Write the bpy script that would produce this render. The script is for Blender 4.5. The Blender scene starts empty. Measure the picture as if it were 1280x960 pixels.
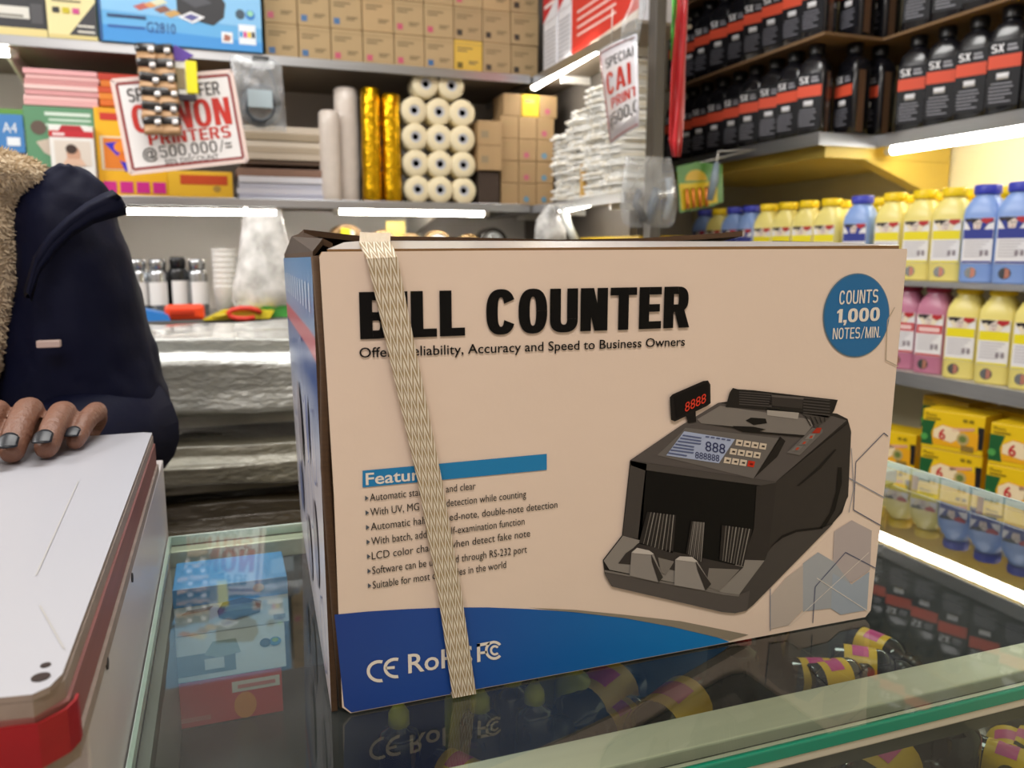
import bpy, bmesh, math, random
from math import pi, sin, cos, radians
from mathutils import Vector, Matrix
random.seed(7)
SC = bpy.context.scene
COL = SC.collection
# ------------------------------------------------------------------ camera, world, lights, exposure
F_PX, PITCH, YAW, EYE = 1010.0, 0.160, 0.3418, Vector((0, 0, 1.2))
FW = Vector((sin(YAW)*cos(PITCH), cos(YAW)*cos(PITCH), -sin(PITCH)))
RT = Vector((cos(YAW), -sin(YAW), 0))
UP = RT.cross(FW)
cam_d = bpy.data.cameras.new('camera')
cam_d.sensor_width = 36; cam_d.lens = 36*F_PX/1280; cam_d.clip_start = 0.02
cam_d.dof.use_dof = True; cam_d.dof.focus_distance = 0.44; cam_d.dof.aperture_fstop = 11.5
cam = bpy.data.objects.new('camera', cam_d); COL.objects.link(cam)
cam.matrix_world = Matrix((RT, UP, -FW)).transposed().to_4x4()
cam.location = EYE
SC.camera = cam
w = bpy.data.worlds.new('world'); SC.world = w; w.use_nodes = True
w.node_tree.nodes['Background'].inputs[0].default_value = (.9, .93, 1, 1)
w.node_tree.nodes['Background'].inputs[1].default_value = 0.28
SC.view_settings.view_transform = 'Standard'; SC.view_settings.look = 'None'
SC.view_settings.gamma = 1; SC.view_settings.use_curve_mapping = False
SC.view_settings.exposure = 0.0
try:
    SC.cycles.max_bounces = 10; SC.cycles.transparent_max_bounces = 24
    SC.cycles.caustics_reflective = False; SC.cycles.caustics_refractive = False
    SC.cycles.sample_clamp_indirect = 4
except Exception: pass
def area(name, loc, rot, sx, sy, power, col=(1, 1, 1)):
    l = bpy.data.lights.new(name, 'AREA'); l.shape = 'RECTANGLE'; l.size = sx; l.size_y = sy
    l.energy = power; l.color = col
    o = bpy.data.objects.new(name, l); COL.objects.link(o); o.location = loc; o.rotation_euler = rot
    return o
area('ceiling_light_middle', (.1, 1.15, 2.57), (0, 0, 0), 1.2, .5, 24, (1, .98, .95))
area('added_fill_left', (-1.35, 1.15, 2.2), (0, -.95, 0), .5, 1.2, 25, (1, .98, .96))  # added lamp, brightens the bottles under the shelf and the carton's left side
area('ceiling_light_near', (-.3, -.75, 2.57), (0, 0, 0), 1.2, .5, 24, (1, .93, .87))

# ------------------------------------------------------------------ pixel rays onto the planes of the place
def ray(x, y): return FW + RT*((x-640)/F_PX) - UP*((y-480)/F_PX)
def AX(x, y, v): d = ray(x, y); return EYE + d*((v-EYE.x)/d.x)
def AY(x, y, v): d = ray(x, y); return EYE + d*((v-EYE.y)/d.y)
def AZ(x, y, v): d = ray(x, y); return EYE + d*((v-EYE.z)/d.z)
ORD = 'first second third fourth fifth sixth seventh eighth ninth tenth eleventh twelfth thirteenth fourteenth fifteenth sixteenth'.split()

# ------------------------------------------------------------------ materials
def lin(h):
    h = h.lstrip('#'); v = [int(h[i:i+2], 16)/255 for i in (0, 2, 4)]
    return tuple(c/12.92 if c <= .04045 else ((c+.055)/1.055)**2.4 for c in v) + (1,)
MATS = {}
def M(hexcol, rough=.5, metal=0, var=0, scale=30, bump=0, bscale=200, coat=0, spec=.5, trans=0, alpha=1, sheen=0, stretch=None, name=None):
    key = (hexcol, rough, metal, var, scale, bump, bscale, coat, spec, trans, alpha, sheen, stretch)
    if key in MATS: return MATS[key]
    m = bpy.data.materials.new(name or 'mat_'+hexcol.lstrip('#')); m.use_nodes = True
    nt = m.node_tree; p = nt.nodes['Principled BSDF']; c = lin(hexcol)
    p.inputs['Base Color'].default_value = c; p.inputs['Roughness'].default_value = rough
    p.inputs['Metallic'].default_value = metal; p.inputs['Specular IOR Level'].default_value = spec
    p.inputs['Coat Weight'].default_value = coat; p.inputs['Transmission Weight'].default_value = trans
    p.inputs['Alpha'].default_value = alpha; p.inputs['Sheen Weight'].default_value = sheen
    if var or bump:
        tc = nt.nodes.new('ShaderNodeTexCoord'); mp = nt.nodes.new('ShaderNodeMapping')
        if stretch: mp.inputs['Scale'].default_value = stretch
        nt.links.new(tc.outputs['Object'], mp.inputs['Vector'])
    if var:
        n = nt.nodes.new('ShaderNodeTexNoise'); n.inputs['Scale'].default_value = scale; n.inputs['Detail'].default_value = 5
        r = nt.nodes.new('ShaderNodeMix'); r.data_type = 'RGBA'
        r.inputs['A'].default_value = tuple(x*(1-var) for x in c[:3])+(1,)
        r.inputs['B'].default_value = tuple(min(1, x*(1+var)) for x in c[:3])+(1,)
        nt.links.new(mp.outputs[0], n.inputs['Vector']); nt.links.new(n.outputs['Fac'], r.inputs['Factor'])
        nt.links.new(r.outputs['Result'], p.inputs['Base Color'])
    if bump:
        n2 = nt.nodes.new('ShaderNodeTexNoise'); n2.inputs['Scale'].default_value = bscale; n2.inputs['Detail'].default_value = 4
        b = nt.nodes.new('ShaderNodeBump'); b.inputs['Strength'].default_value = bump; b.inputs['Distance'].default_value = .004
        nt.links.new(mp.outputs[0], n2.inputs['Vector']); nt.links.new(n2.outputs['Fac'], b.inputs['Height'])
        nt.links.new(b.outputs[0], p.inputs['Normal'])
    MATS[key] = m
    return m
def EM(hexcol, strength, name):
    m = bpy.data.materials.new(name); m.use_nodes = True; nt = m.node_tree
    for n in list(nt.nodes):
        if n.type == 'BSDF_PRINCIPLED': nt.nodes.remove(n)
    e = nt.nodes.new('ShaderNodeEmission'); e.inputs[0].default_value = lin(hexcol); e.inputs[1].default_value = strength
    nt.links.new(e.outputs[0], nt.nodes['Material Output'].inputs[0])
    return m
def thin(name, tint, ior=1.5, rough=.0, dirt=0.0, haze='#ffffff', dscale=8, gloss=1.0):
    """thin sheet of glass or film: Fresnel mirror over a tinted see-through body, plus a dusty or milky share"""
    m = bpy.data.materials.new(name); m.use_nodes = True; nt = m.node_tree
    for n in list(nt.nodes):
        if n.type == 'BSDF_PRINCIPLED': nt.nodes.remove(n)
    N = nt.nodes.new; L = nt.links.new
    t = N('ShaderNodeBsdfTransparent'); t.inputs[0].default_value = lin(tint)
    g = N('ShaderNodeBsdfGlossy'); g.inputs['Roughness'].default_value = rough; g.inputs[0].default_value = (gloss, gloss, gloss, 1)
    fr = N('ShaderNodeFresnel'); fr.inputs['IOR'].default_value = ior
    ge = N('ShaderNodeNewGeometry'); inv = N('ShaderNodeMath'); inv.operation = 'SUBTRACT'; inv.inputs[0].default_value = 1
    L(ge.outputs['Backfacing'], inv.inputs[1])
    mu = N('ShaderNodeMath'); mu.operation = 'MULTIPLY'; L(fr.outputs[0], mu.inputs[0]); L(inv.outputs[0], mu.inputs[1])
    mx = N('ShaderNodeMixShader'); L(mu.outputs[0], mx.inputs[0]); L(t.outputs[0], mx.inputs[1]); L(g.outputs[0], mx.inputs[2])
    out = mx
    if dirt:
        d = N('ShaderNodeBsdfDiffuse'); d.inputs[0].default_value = lin(haze)
        n = N('ShaderNodeTexNoise'); n.inputs['Scale'].default_value = dscale; n.inputs['Detail'].default_value = 6
        tc = N('ShaderNodeTexCoord'); L(tc.outputs['Object'], n.inputs['Vector'])
        mr = N('ShaderNodeMapRange'); mr.inputs[1].default_value = .35; mr.inputs[2].default_value = .7
        mr.inputs[3].default_value = dirt*.3; mr.inputs[4].default_value = dirt*1.4
        L(n.outputs['Fac'], mr.inputs[0])
        m2 = N('ShaderNodeMixShader'); L(mr.outputs[0], m2.inputs[0]); L(mx.outputs[0], m2.inputs[1]); L(d.outputs[0], m2.inputs[2]); out = m2
    L(out.outputs[0], nt.nodes['Material Output'].inputs[0])
    return m
def gradient(name, stops, axis, lo, hi, rough=.45):
    """printed colour run along one object axis"""
    m = bpy.data.materials.new(name); m.use_nodes = True; nt = m.node_tree; p = nt.nodes['Principled BSDF']
    N = nt.nodes.new; L = nt.links.new
    tc = N('ShaderNodeTexCoord'); s = N('ShaderNodeSeparateXYZ'); L(tc.outputs['Object'], s.inputs[0])
    mr = N('ShaderNodeMapRange'); mr.inputs[1].default_value = lo; mr.inputs[2].default_value = hi
    L(s.outputs['XYZ'.index(axis)], mr.inputs[0])
    r = N('ShaderNodeValToRGB'); L(mr.outputs[0], r.inputs[0])
    while len(r.color_ramp.elements) < len(stops): r.color_ramp.elements.new(.5)
    for e, (pos, c) in zip(r.color_ramp.elements, stops): e.position = pos; e.color = lin(c)
    L(r.outputs[0], p.inputs['Base Color']); p.inputs['Roughness'].default_value = rough
    return m
def strap_mat():
    m = bpy.data.materials.new('woven_strap'); m.use_nodes = True; nt = m.node_tree; p = nt.nodes['Principled BSDF']
    N = nt.nodes.new; L = nt.links.new
    uv = N('ShaderNodeUVMap'); s = N('ShaderNodeSeparateXYZ'); L(uv.outputs[0], s.inputs[0])
    def math_(op, a, b=None):
        n = N('ShaderNodeMath'); n.operation = op
        for i, v in enumerate((a, b)):
            if v is None: continue
            if isinstance(v, (int, float)): n.inputs[i].default_value = v
            else: L(v, n.inputs[i])
        return n.outputs[0]
    u7 = math_('MULTIPLY', s.outputs[0], 4.0)
    tri = math_('ABSOLUTE', math_('SUBTRACT', math_('FRACT', u7), .5))
    ph = math_('ADD', math_('MULTIPLY', s.outputs[1], 125.0), math_('MULTIPLY', tri, 2.6))
    wv = math_('ADD', math_('MULTIPLY', math_('SINE', math_('MULTIPLY', ph, 2*pi)), .5), .5)
    mix = N('ShaderNodeMix'); mix.data_type = 'RGBA'; mix.inputs['A'].default_value = lin('#a88d64'); mix.inputs['B'].default_value = lin('#fbf2e0')
    L(wv, mix.inputs['Factor']); L(mix.outputs['Result'], p.inputs['Base Color'])
    b = N('ShaderNodeBump'); b.inputs['Strength'].default_value = .6; b.inputs['Distance'].default_value = .0008
    L(wv, b.inputs['Height']); L(b.outputs[0], p.inputs['Normal']); p.inputs['Roughness'].default_value = .38
    return m

# ------------------------------------------------------------------ mesh building
_fonts = {}
def text_mesh(s, bold):
    k = (s, bold)
    if k not in _fonts:
        c = bpy.data.curves.new('t', 'FONT'); c.body = s; c.size = 1; c.offset = bold; c.resolution_u = 3; c.fill_mode = 'FRONT'
        o = bpy.data.objects.new('t', c); COL.objects.link(o)
        dg = bpy.context.evaluated_depsgraph_get(); me = bpy.data.meshes.new_from_object(o.evaluated_get(dg))
        vs = [(v.co.x, v.co.y) for v in me.vertices]; fs = [tuple(p.vertices) for p in me.polygons]
        bpy.data.objects.remove(o); bpy.data.curves.remove(c); bpy.data.meshes.remove(me)
        _fonts[k] = (vs, fs)
    return _fonts[k]
CAP = {}
class MB:
    def __init__(s): s.bm = bmesh.new(); s.mats = []
    def mi(s, m):
        if m not in s.mats: s.mats.append(m)
        return s.mats.index(m)
    def poly(s, pts, m):
        f = s.bm.faces.new([s.bm.verts.new(Vector(p)) for p in pts]); f.material_index = s.mi(m); return s
    def box(s, lo, hi, m, bev=0, rz=0, seg=2):
        lo, hi = Vector(lo), Vector(hi); c = (lo+hi)/2
        r = bmesh.ops.create_cube(s.bm, size=1, matrix=Matrix.Translation(c) @ Matrix.Rotation(rz, 4, 'Z') @ Matrix.Diagonal((*(hi-lo), 1)))
        fs = {f for v in r['verts'] for f in v.link_faces}; i = s.mi(m)
        for f in fs: f.material_index = i
        if bev:
            es = list({e for v in r['verts'] for e in v.link_edges})
            r2 = bmesh.ops.bevel(s.bm, geom=es, offset=bev, segments=seg, affect='EDGES', profile=.5)
            for f in r2['faces']: f.material_index = i
        return s
    def prism(s, pts, off, m, m_side=None):
        """polygon of 3D points pushed along off"""
        off = Vector(off); a = [s.bm.verts.new(Vector(p)) for p in pts]; b = [s.bm.verts.new(Vector(p)+off) for p in pts]
        i = s.mi(m); j = s.mi(m_side or m)
        s.bm.faces.new(a).material_index = i; s.bm.faces.new(b[::-1]).material_index = i
        n = len(a)
        for k in range(n): s.bm.faces.new((a[k], b[k], b[(k+1) % n], a[(k+1) % n])).material_index = j
        return s
    def rings(s, rs, m, caps=(True, True), smooth=True, close=True):
        """loft through rings of points"""
        i = s.mi(m); R_ = [[s.bm.verts.new(Vector(p)) for p in r] for r in rs]
        n = len(R_[0])
        for a, b in zip(R_, R_[1:]):
            for k in range(n if close else n-1):
                f = s.bm.faces.new((a[k], a[(k+1) % n], b[(k+1) % n], b[k])); f.material_index = i; f.smooth = smooth
        if caps[0]: s.bm.faces.new(R_[0][::-1]).material_index = i
        if caps[1]: s.bm.faces.new(R_[-1]).material_index = i
        return s
    def lathe(s, prof, m, c=(0, 0, 0), axis='Z', seg=20, caps=(True, True)):
        """prof: list of (radius, height)"""
        c = Vector(c); rs = []
        for r, h in prof:
            ring = []
            for k in range(seg):
                a = 2*pi*k/seg; p = (r*cos(a), r*sin(a), h)
                if axis == 'Y': p = (p[0], p[2], -p[1])
                if axis == 'X': p = (p[2], p[0], p[1])
                ring.append(c+Vector(p))
            rs.append(ring)
        return s.rings(rs, m, caps)
    def sup(s, prof, m, c=(0, 0, 0), seg=28, n=4.0, caps=(True, True)):
        """prof: (half width x, half depth y, height[, exponent]) rounded-square loft"""
        c = Vector(c); rs = []
        for pr in prof:
            rx, ry, h = pr[:3]; e = 2/(pr[3] if len(pr) > 3 else n); ring = []
            for k in range(seg):
                a = 2*pi*k/seg; cx, sy = cos(a), sin(a)
                ring.append(c+Vector((rx*math.copysign(abs(cx)**e, cx), ry*math.copysign(abs(sy)**e, sy), h)))
            rs.append(ring)
        return s.rings(rs, m, caps)
    def tube(s, pts, r, m, seg=8, caps=True):
        pts = [Vector(p) for p in pts]; rs = []
        rad = r if isinstance(r, (list, tuple)) else [r]*len(pts)
        up = None
        for i, p in enumerate(pts):
            d = (pts[min(i+1, len(pts)-1)]-pts[max(i-1, 0)]).normalized()
            if up is None: up = d.orthogonal().normalized()
            up = (up-d*up.dot(d)).normalized(); sd = d.cross(up)
            rs.append([p+(up*cos(2*pi*k/seg)+sd*sin(2*pi*k/seg))*rad[i] for k in range(seg)])
        return s.rings(rs, m, (caps, caps))
    def strip(s, pts, wid, up, m):
        """flat line of quads, wid wide, in the plane normal to up"""
        pts = [Vector(p) for p in pts]; up = Vector(up)
        for a, b in zip(pts, pts[1:]):
            d = (b-a).normalized(); q = d.cross(up).normalized()*wid/2
            s.poly([a-q, b-q, b+q, a+q], m)
        return s
    def text(s, st, o, u, v, width, cap, m, bold=.0, n=None):
        """lettering with its baseline start at o, along u, cap height along v"""
        vs, fs = text_mesh(st, bold)
        if bold not in CAP:
            hv, _ = text_mesh('H', bold); CAP[bold] = (min(y for x, y in hv), max(y for x, y in hv))
        y0, y1 = CAP[bold]; x0 = min(x for x, y in vs); x1 = max(x for x, y in vs)
        o, u, v = Vector(o), Vector(u).normalized(), Vector(v).normalized()
        k = cap/(y1-y0); kx = width/(x1-x0) if width else k
        i = s.mi(m); V = [s.bm.verts.new(o+u*((x-x0)*kx)+v*((y-y0)*k)) for x, y in vs]
        for f in fs:
            try: s.bm.faces.new([V[t] for t in f]).material_index = i
            except ValueError: pass
        return s
    def build(s, name, parent=None, smooth=False, local=False, normals=True):
        if normals: bmesh.ops.recalc_face_normals(s.bm, faces=s.bm.faces)
        me = bpy.data.meshes.new(name)
        if parent is not None and not local:
            s.bm.transform(WM[parent.name].inverted())
        if smooth:
            for f in s.bm.faces: f.smooth = True
        s.bm.to_mesh(me); s.bm.free()
        for m in s.mats: me.materials.append(m)
        o = bpy.data.objects.new(name, me); COL.objects.link(o)
        if parent is not None: o.parent = parent; WM[o.name] = WM[parent.name]
        else: WM[o.name] = Matrix.Identity(4)
        return o
WM = {}
def tag(o, label, cat, group=None):
    o['label'] = label; o['category'] = cat
    if group: o['group'] = group
    return o
def thing(name, label, cat, loc=(0, 0, 0), rz=0, group=None):
    o = bpy.data.objects.new(name, None); COL.objects.link(o); o.empty_display_size = .02
    o.location = loc; o.rotation_euler = (0, 0, rz); WM[o.name] = Matrix.Translation(Vector(loc)) @ Matrix.Rotation(rz, 4, 'Z')
    return tag(o, label, cat, group)
def place(o, loc, rot=(0, 0, 0)):
    o.location = loc; o.rotation_euler = rot if isinstance(rot, (tuple, list)) else (0, 0, rot)
    return o
def dup(root, loc, rot, label):
    def rec(o, p):
        c = o.copy(); COL.objects.link(c)
        if p is not None: c.parent = p
        for ch in o.children: rec(ch, c)
        return c
    r = rec(root, None); place(r, loc, rot); r['label'] = label
    return r
class Stock:
    """first use moves the one that was built, later uses copy it"""
    def __init__(s, make): s.make = make; s.o = None
    def put(s, loc, rot, label):
        if s.o is None: s.o = s.make(); s.used = s.o; place(s.o, loc, rot); s.o['label'] = label; return s.o
        return dup(s.o, loc, rot, label)
def structure(o): o['kind'] = 'structure'; return o
X_, Y_, Z_ = Vector((1, 0, 0)), Vector((0, 1, 0)), Vector((0, 0, 1))

# ------------------------------------------------------------------ block capitals for printed signs
def _rect(x0, y0, x1, y1): return [(x0, y0), (x1, y0), (x1, y1), (x0, y1)]
def _ring(cx, cy, rx, ry, sw, sh, a0, a1, n=20, e=2.5):
    o = []
    def pt(a, x, y): c, s = cos(a), sin(a); return (cx+x*math.copysign(abs(c)**(2/e), c), cy+y*math.copysign(abs(s)**(2/e), s))
    for i in range(n):
        a, b = [radians(a0+(a1-a0)*j/n) for j in (i, i+1)]
        o.append([pt(a, rx, ry), pt(b, rx, ry), pt(b, rx-sw, ry-sh), pt(a, rx-sw, ry-sh)])
    return o
def glyph(c, s, h):
    w = .58; R_ = _rect; O = lambda: _ring(w/2, .5, w/2, .51, s, h, 0, 360, 36)
    st = R_(0, 0, s, 1)
    if c in 'O0': return O(), w
    if c == 'I': return [st], s
    if c == 'L': return [st, R_(s, 0, w*.82, h)], w*.82
    if c == 'E': return [st, R_(s, 0, w*.86, h), R_(s, .5-h/2, w*.8, .5+h/2), R_(s, 1-h, w*.86, 1)], w*.86
    if c == 'F': return [st, R_(s, .48-h/2, w*.78, .48+h/2), R_(s, 1-h, w*.84, 1)], w*.84
    if c == 'T': return [R_(w/2-s/2, 0, w/2+s/2, 1), R_(0, 1-h, w/2-s/2, 1), R_(w/2+s/2, 1-h, w, 1)], w
    if c == 'C': return _ring(w/2, .5, w/2, .51, s, h, 28, 332, 34), w
    if c == 'U': return [R_(0, .3, s, 1), R_(w-s, .3, w, 1)]+_ring(w/2, .3, w/2, .31, s, h, 180, 360, 20), w
    if c == 'N': return [st, R_(w-s, 0, w, 1), [(s*.4, 1), (s*1.25, 1), (w-s*.4, 0), (w-s*1.25, 0)]], w
    if c == 'M': return [st, R_(w*1.2-s, 0, w*1.2, 1), [(s*.3, 1), (s*1.15, 1), (w*.6+s*.4, 0), (w*.6-s*.4, 0)], [(w*1.2-s*.3, 1), (w*1.2-s*1.15, 1), (w*.6-s*.4, 0), (w*.6+s*.4, 0)]], w*1.2
    if c == 'A': return [[(0, 0), (s, 0), (w*.56+s*.3, 1), (w*.56-s*.55, 1)], [(w*1.1, 0), (w*1.1-s, 0), (w*.56-s*.3, 1), (w*.56+s*.55, 1)], R_(w*.28, .2, w*.82, .2+h*.85)], w*1.1
    if c in 'PRB':
        t = [st, R_(s, 1-h, w*.55, 1), R_(s, .46-h/2+.02, w*.55, .46+h/2+.02)]+_ring(w*.55, (1+.46-h/2+.02)/2, w*.42, (1-.46+h/2-.02)/2, s, h, -90, 90, 14)
        if c == 'R': t += [[(w*.42, .44), (w*.42+s, .44), (w*1.03, 0), (w*1.03-s*1.1, 0)]]
        if c == 'B': t += [R_(s, 0, w*.55, h)]+_ring(w*.55, (.46+h/2+.02)/2, w*.45, (.46+h/2+.02)/2, s, h, -90, 90, 14)
        return t, w
    if c == 'S': return _ring(w/2, .72, w/2, .29, s, h, 25, 275, 20)+_ring(w/2, .28, w/2, .29, s, h, -155, 95, 20), w
    if c == 'X': return [[(0, 0), (s, 0), (w, 1), (w-s, 1)], [(w, 0), (w-s, 0), (0, 1), (s, 1)]], w
    if c == '1': return [R_(.12, 0, .12+s, 1), [(0, .68), (.13, .74), (.13, .96), (0, .84)]], .12+s
    if c == '5': return [R_(0, 1-h, w*.9, 1), R_(.02, .5, s*.8, 1-h)]+_ring(w/2, .31, w/2, .32, s, h, -160, 120, 22), w
    if c == ',': return [R_(0, 0, s, h), [(s*.4, 0), (s, 0), (s*.7, -.2), (s*.1, -.2)]], s
    if c == '.': return [R_(0, 0, s, h)], s
    if c == '/': return [[(0, -.05), (s*.7, -.05), (w*.75, 1.05), (w*.75-s*.7, 1.05)]], w*.75
    if c == '=': return [R_(0, .25, w, .25+h), R_(0, .58, w, .58+h)], w
    return [], .3
def block(mb, st, o, u, v, width, cap, m, s=.2, h=.17, gap=.06):
    x = 0; polys = []
    for c in st:
        pl, w_ = glyph(c, s, h); polys += [[(px+x, py) for px, py in p] for p in pl]; x += w_+gap
    x -= gap; o, u, v = Vector(o), Vector(u).normalized(), Vector(v).normalized(); k = width/x
    nn = u.cross(v)
    for i, p in enumerate(polys):
        mb.poly([o+u*(px*k)+v*(py*cap)+nn*(i*3e-6) for px, py in p], m)
    return mb

# ------------------------------------------------------------------ shared materials
WHITE = M('#f0efec', .45); BLACK = M('#0c0b0c', .4); INK = M('#0b0a0a', .5, spec=.15)
STEEL = M('#b9bcc0', .28, .9, var=.12, scale=12, stretch=(1, 1, 14)); ALU = M('#c9cbc9', .3, .85, var=.06, scale=20, stretch=(1, 30, 30))
CREAMWALL = M('#efe6c0', .7, var=.04, scale=5, bump=.15, bscale=60); GREYWALL = M('#cfcbc6', .7, var=.05, scale=4, bump=.15, bscale=60)
TAN = M('#c9ad82', .75, var=.06, scale=20); TAN2 = M('#b89a6c', .75, var=.08, scale=20)
KRAFT = M('#8a6a45', .85, var=.2, scale=60); KRAFTDARK = M('#4a3420', .9, var=.3, scale=120, stretch=(1, 1, 6))
LED = EM('#fff8ec', 36, 'lit_tube'); CAPW = M('#e4e2dc', .4)

# ------------------------------------------------------------------ room shell
FZ, CZ, XL, XR, YN, YF = 0.0, 2.6, -1.7, 1.745, -1.7, 2.8
structure(MB().box((XL-.1, YN-.1, FZ-.1), (XR+.1, YF+.1, FZ), M('#8d8780', .45, var=.12, scale=6)).build('floor'))
structure(MB().box((XL-.1, YN-.1, CZ), (XR+.1, YF+.1, CZ+.1), M('#e9e6df', .8, var=.03)).build('ceiling'))
structure(MB().box((XL-.1, YF, FZ), (XR+.1, YF+.1, CZ), GREYWALL).build('wall_back'))
structure(MB().box((XR, YN, FZ), (XR+.1, YF, CZ), CREAMWALL).build('wall_right'))
structure(MB().box((XL-.1, YN, FZ), (XL, YF, CZ), GREYWALL).build('wall_left'))
structure(MB().box((XL-.1, YN-.1, FZ), (XR+.1, YN, CZ), M('#d9cfcb', .7, var=.05, scale=4)).build('wall_front'))

# ------------------------------------------------------------------ glass counter
GZ = .973; GT = .007
GX0, GX1, GY0, GY1 = -.052, .686, .283, .684
GLASS = thin('counter_glass', '#e6f1ea', 1.62, .0, .04, '#c8d0cc', 14)
GREEN = M('#0f8468', .18, var=.15, scale=9, spec=.8); GEDGE = M('#cbdad2', .15, var=.1, scale=15, spec=.8)
FRAME = M('#cfcab6', .35, .25, var=.1, scale=14, stretch=(1, 12, 12)); FRAMED = M('#4b4a40', .5, .4)
ct = thing('glass_display_counter', 'glass topped display counter with green glass edge carrying the big carton', 'counter', (.2, .48, 0))
g = MB()
g.poly([(GX0, GY0+.001, GZ), (GX1, GY0+.001, GZ), (GX1, GY1, GZ), (GX0, GY1, GZ)], GLASS)
g.build('glass_top', ct, normals=False)
MB().box((GX0, GY0, GZ-GT), (GX1+.002, GY0+.003, GZ-.0003), GREEN, .0008).build('glass_front_edge', ct)['label'] = 'green polished front edge of the glass'
MB().box((GX0, GY1-.001, GZ-GT), (GX1, GY1+.0015, GZ), GEDGE).build('glass_back_edge', ct)
MB().box((GX0-.0005, GY0, GZ-GT), (GX0+.002, GY1, GZ-.0003), GEDGE).build('glass_side_edge', ct)
fr = MB()
fr.box((GX0, .306, GZ-.026), (GX1+.002, .331, GZ-.0075), FRAME, .001)
fr.box((GX0, .2975, GZ-.03), (GX1+.002, .306, GZ-.014), FRAMED)
fr.box((GX0, .2845, GZ-.0125), (GX1+.002, .2975, GZ-.0075), FRAME, .001)
fr.build('front_frame', ct)
MB().box((GX0, GY1-.016, GZ-.022), (GX1, GY1-.002, GZ-.0075), FRAME, .001).build('rear_frame', ct)
MB().box((GX0, .2849, .30), (GX1+.002, .2889, GZ-.0127), thin('front_pane', '#e9f0ea', 1.5, .0, .02)).build('front_glass', ct)
b = MB()
b.box((GX0, GY0+.006, 0.0), (GX1+.002, GY1, .30), M('#5c5248', .6, var=.1))
b.build('base_cabinet', ct)
MB().box((GX1-.001, GY0, GZ-GT), (GX1+.0015, GY1, GZ), GEDGE).build('glass_side_edge', ct)
MB().box((GX0, .295, .845), (GX1, GY1-.02, .852), M('#27282a', .25, var=.2, scale=8)).build('inner_shelf', ct)
MB().box((GX0, GY1-.012, .30), (GX1, GY1-.004, GZ-.0225), M('#3f3d3a', .6, var=.2)).build('back_panel', ct)
MB().box((GX1-.008, .295, .30), (GX1-.002, GY1-.013, GZ-.024), M('#262c2f', .35)).build('side_panel', ct)
MB().box((GX0, .295, .30), (GX0+.006, GY1-.013, GZ-.02), M('#77756f', .5)).build('side_panel', ct)

# ------------------------------------------------------------------ the bill counter carton
BY = .377; BX0, BX1, BZ0, BZ1 = .041, .381, GZ+.0008, 1.2
BD = .300
BEIGE = M('#ecd7c5', .42, var=.025, scale=12, bump=.06, bscale=90, spec=.4)
bc = thing('bill_counter_carton', 'big beige and blue printed carton held by a woven strap on the glass counter', 'carton', (.21, .53, GZ))
def FP(x, y, k=0): p = AY(x, y, BY); return Vector((p.x, BY-.0003-.00025*k, p.z))
# front panel: outline taken on the panel plane
A, B_, C_, D_ = [AY(x, y, BY) for x, y in ((399, 317), (1136, 311), (1088, 768), (428, 893))]
A.z = max(A.z, 1.199)
for p in (C_, D_): p.z = max(BZ0, p.z)
D_.z = BZ0; C_.z = BZ0
fp = MB()
out = [A+Vector((.0015, 0, .0008)), A.lerp(B_, .25)+Z_*.0008, A.lerp(B_, .75)+Z_*.0004, B_+Vector((-.0015, 0, 0)), B_+Vector((0, .001, -.0015)), B_.lerp(C_, .5)+X_*.001, C_+Z_*.004, C_+X_*-.004, D_+X_*.004, D_+Z_*.004, D_.lerp(A, .5)+X_*.0012, A+Z_*-.0015]
fp.prism(out, (0, .0035, 0), BEIGE, KRAFT)
front = fp.build('front_panel', bc)
BLUEBAND = gradient('blue_band', [(0, '#1d3f8f'), (.22, '#1d4a9c'), (.5, '#0d62ad'), (1, '#0a86cc')], 'X', BX0-.21, .30-.21, .35)
bb = MB()
bot = [FP(912, 801)]
top = [FP(418, 768), FP(460, 764), FP(510, 761), FP(560, 759), FP(610, 759), FP(660, 761), FP(720, 765), FP(780, 772), FP(840, 783), FP(895, 796)]
Dp = FP(429, 892); Dp.z = BZ0+.0005; Rp = FP(912, 801); Rp.z = BZ0+.0005
bb.poly(top+[Rp, Dp+X_*.004, Dp+Vector((.0005, 0, .004))], BLUEBAND)
bb.poly([p+Vector((0, -.0001, .0004)) for p in top[5:]]+[FP(930, 797), FP(918, 801), FP(895, 793), FP(840, 780), FP(780, 769)][::1] if False else [FP(660, 759, 1), FP(720, 762, 1), FP(780, 768, 1), FP(850, 776, 1), FP(935, 793, 1), FP(912, 800, 1), FP(895, 796, 1), FP(840, 783, 1), FP(780, 772, 1), FP(720, 765, 1)], M('#8f8574', .4))
bb.build('blue_band_print', front)
def ptext(mb, s, p0, p1, cap, m, bold=0, k=2):
    a, b = FP(*p0, k), FP(*p1, k); t = FP(p0[0], p0[1]-cap, k)
    mb.text(s, a, b-a, Z_, (b-a).length, (t-a).length, m, bold)
def pblock(mb, st, p0, p1, cap, m, k=2, **kw):
    a, b = FP(*p0, k), FP(*p1, k); t = FP(p0[0], p0[1]-cap, k)
    block(mb, st, a, b-a, Z_, (b-a).length, (t-a).length, m, **kw)
t = MB(); pblock(t, 'BILL COUNTER', (450, 424), (859, 409), 59, INK, s=.225, h=.18, gap=.055); t.build('title_print', front)
t = MB(); ptext(t, 'Offers Reliability, Accuracy and Speed to Business Owners', (449, 447), (855, 432), 12.5, INK, .008); t.build('tagline_print', front)
BLUE = M('#1482bd', .38); PAPER = M('#efe6da', .45)
t = MB()
t.poly([FP(453, 588, 1), FP(683, 567, 1), FP(683, 587, 1), FP(453, 609, 1)], BLUE)
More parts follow.
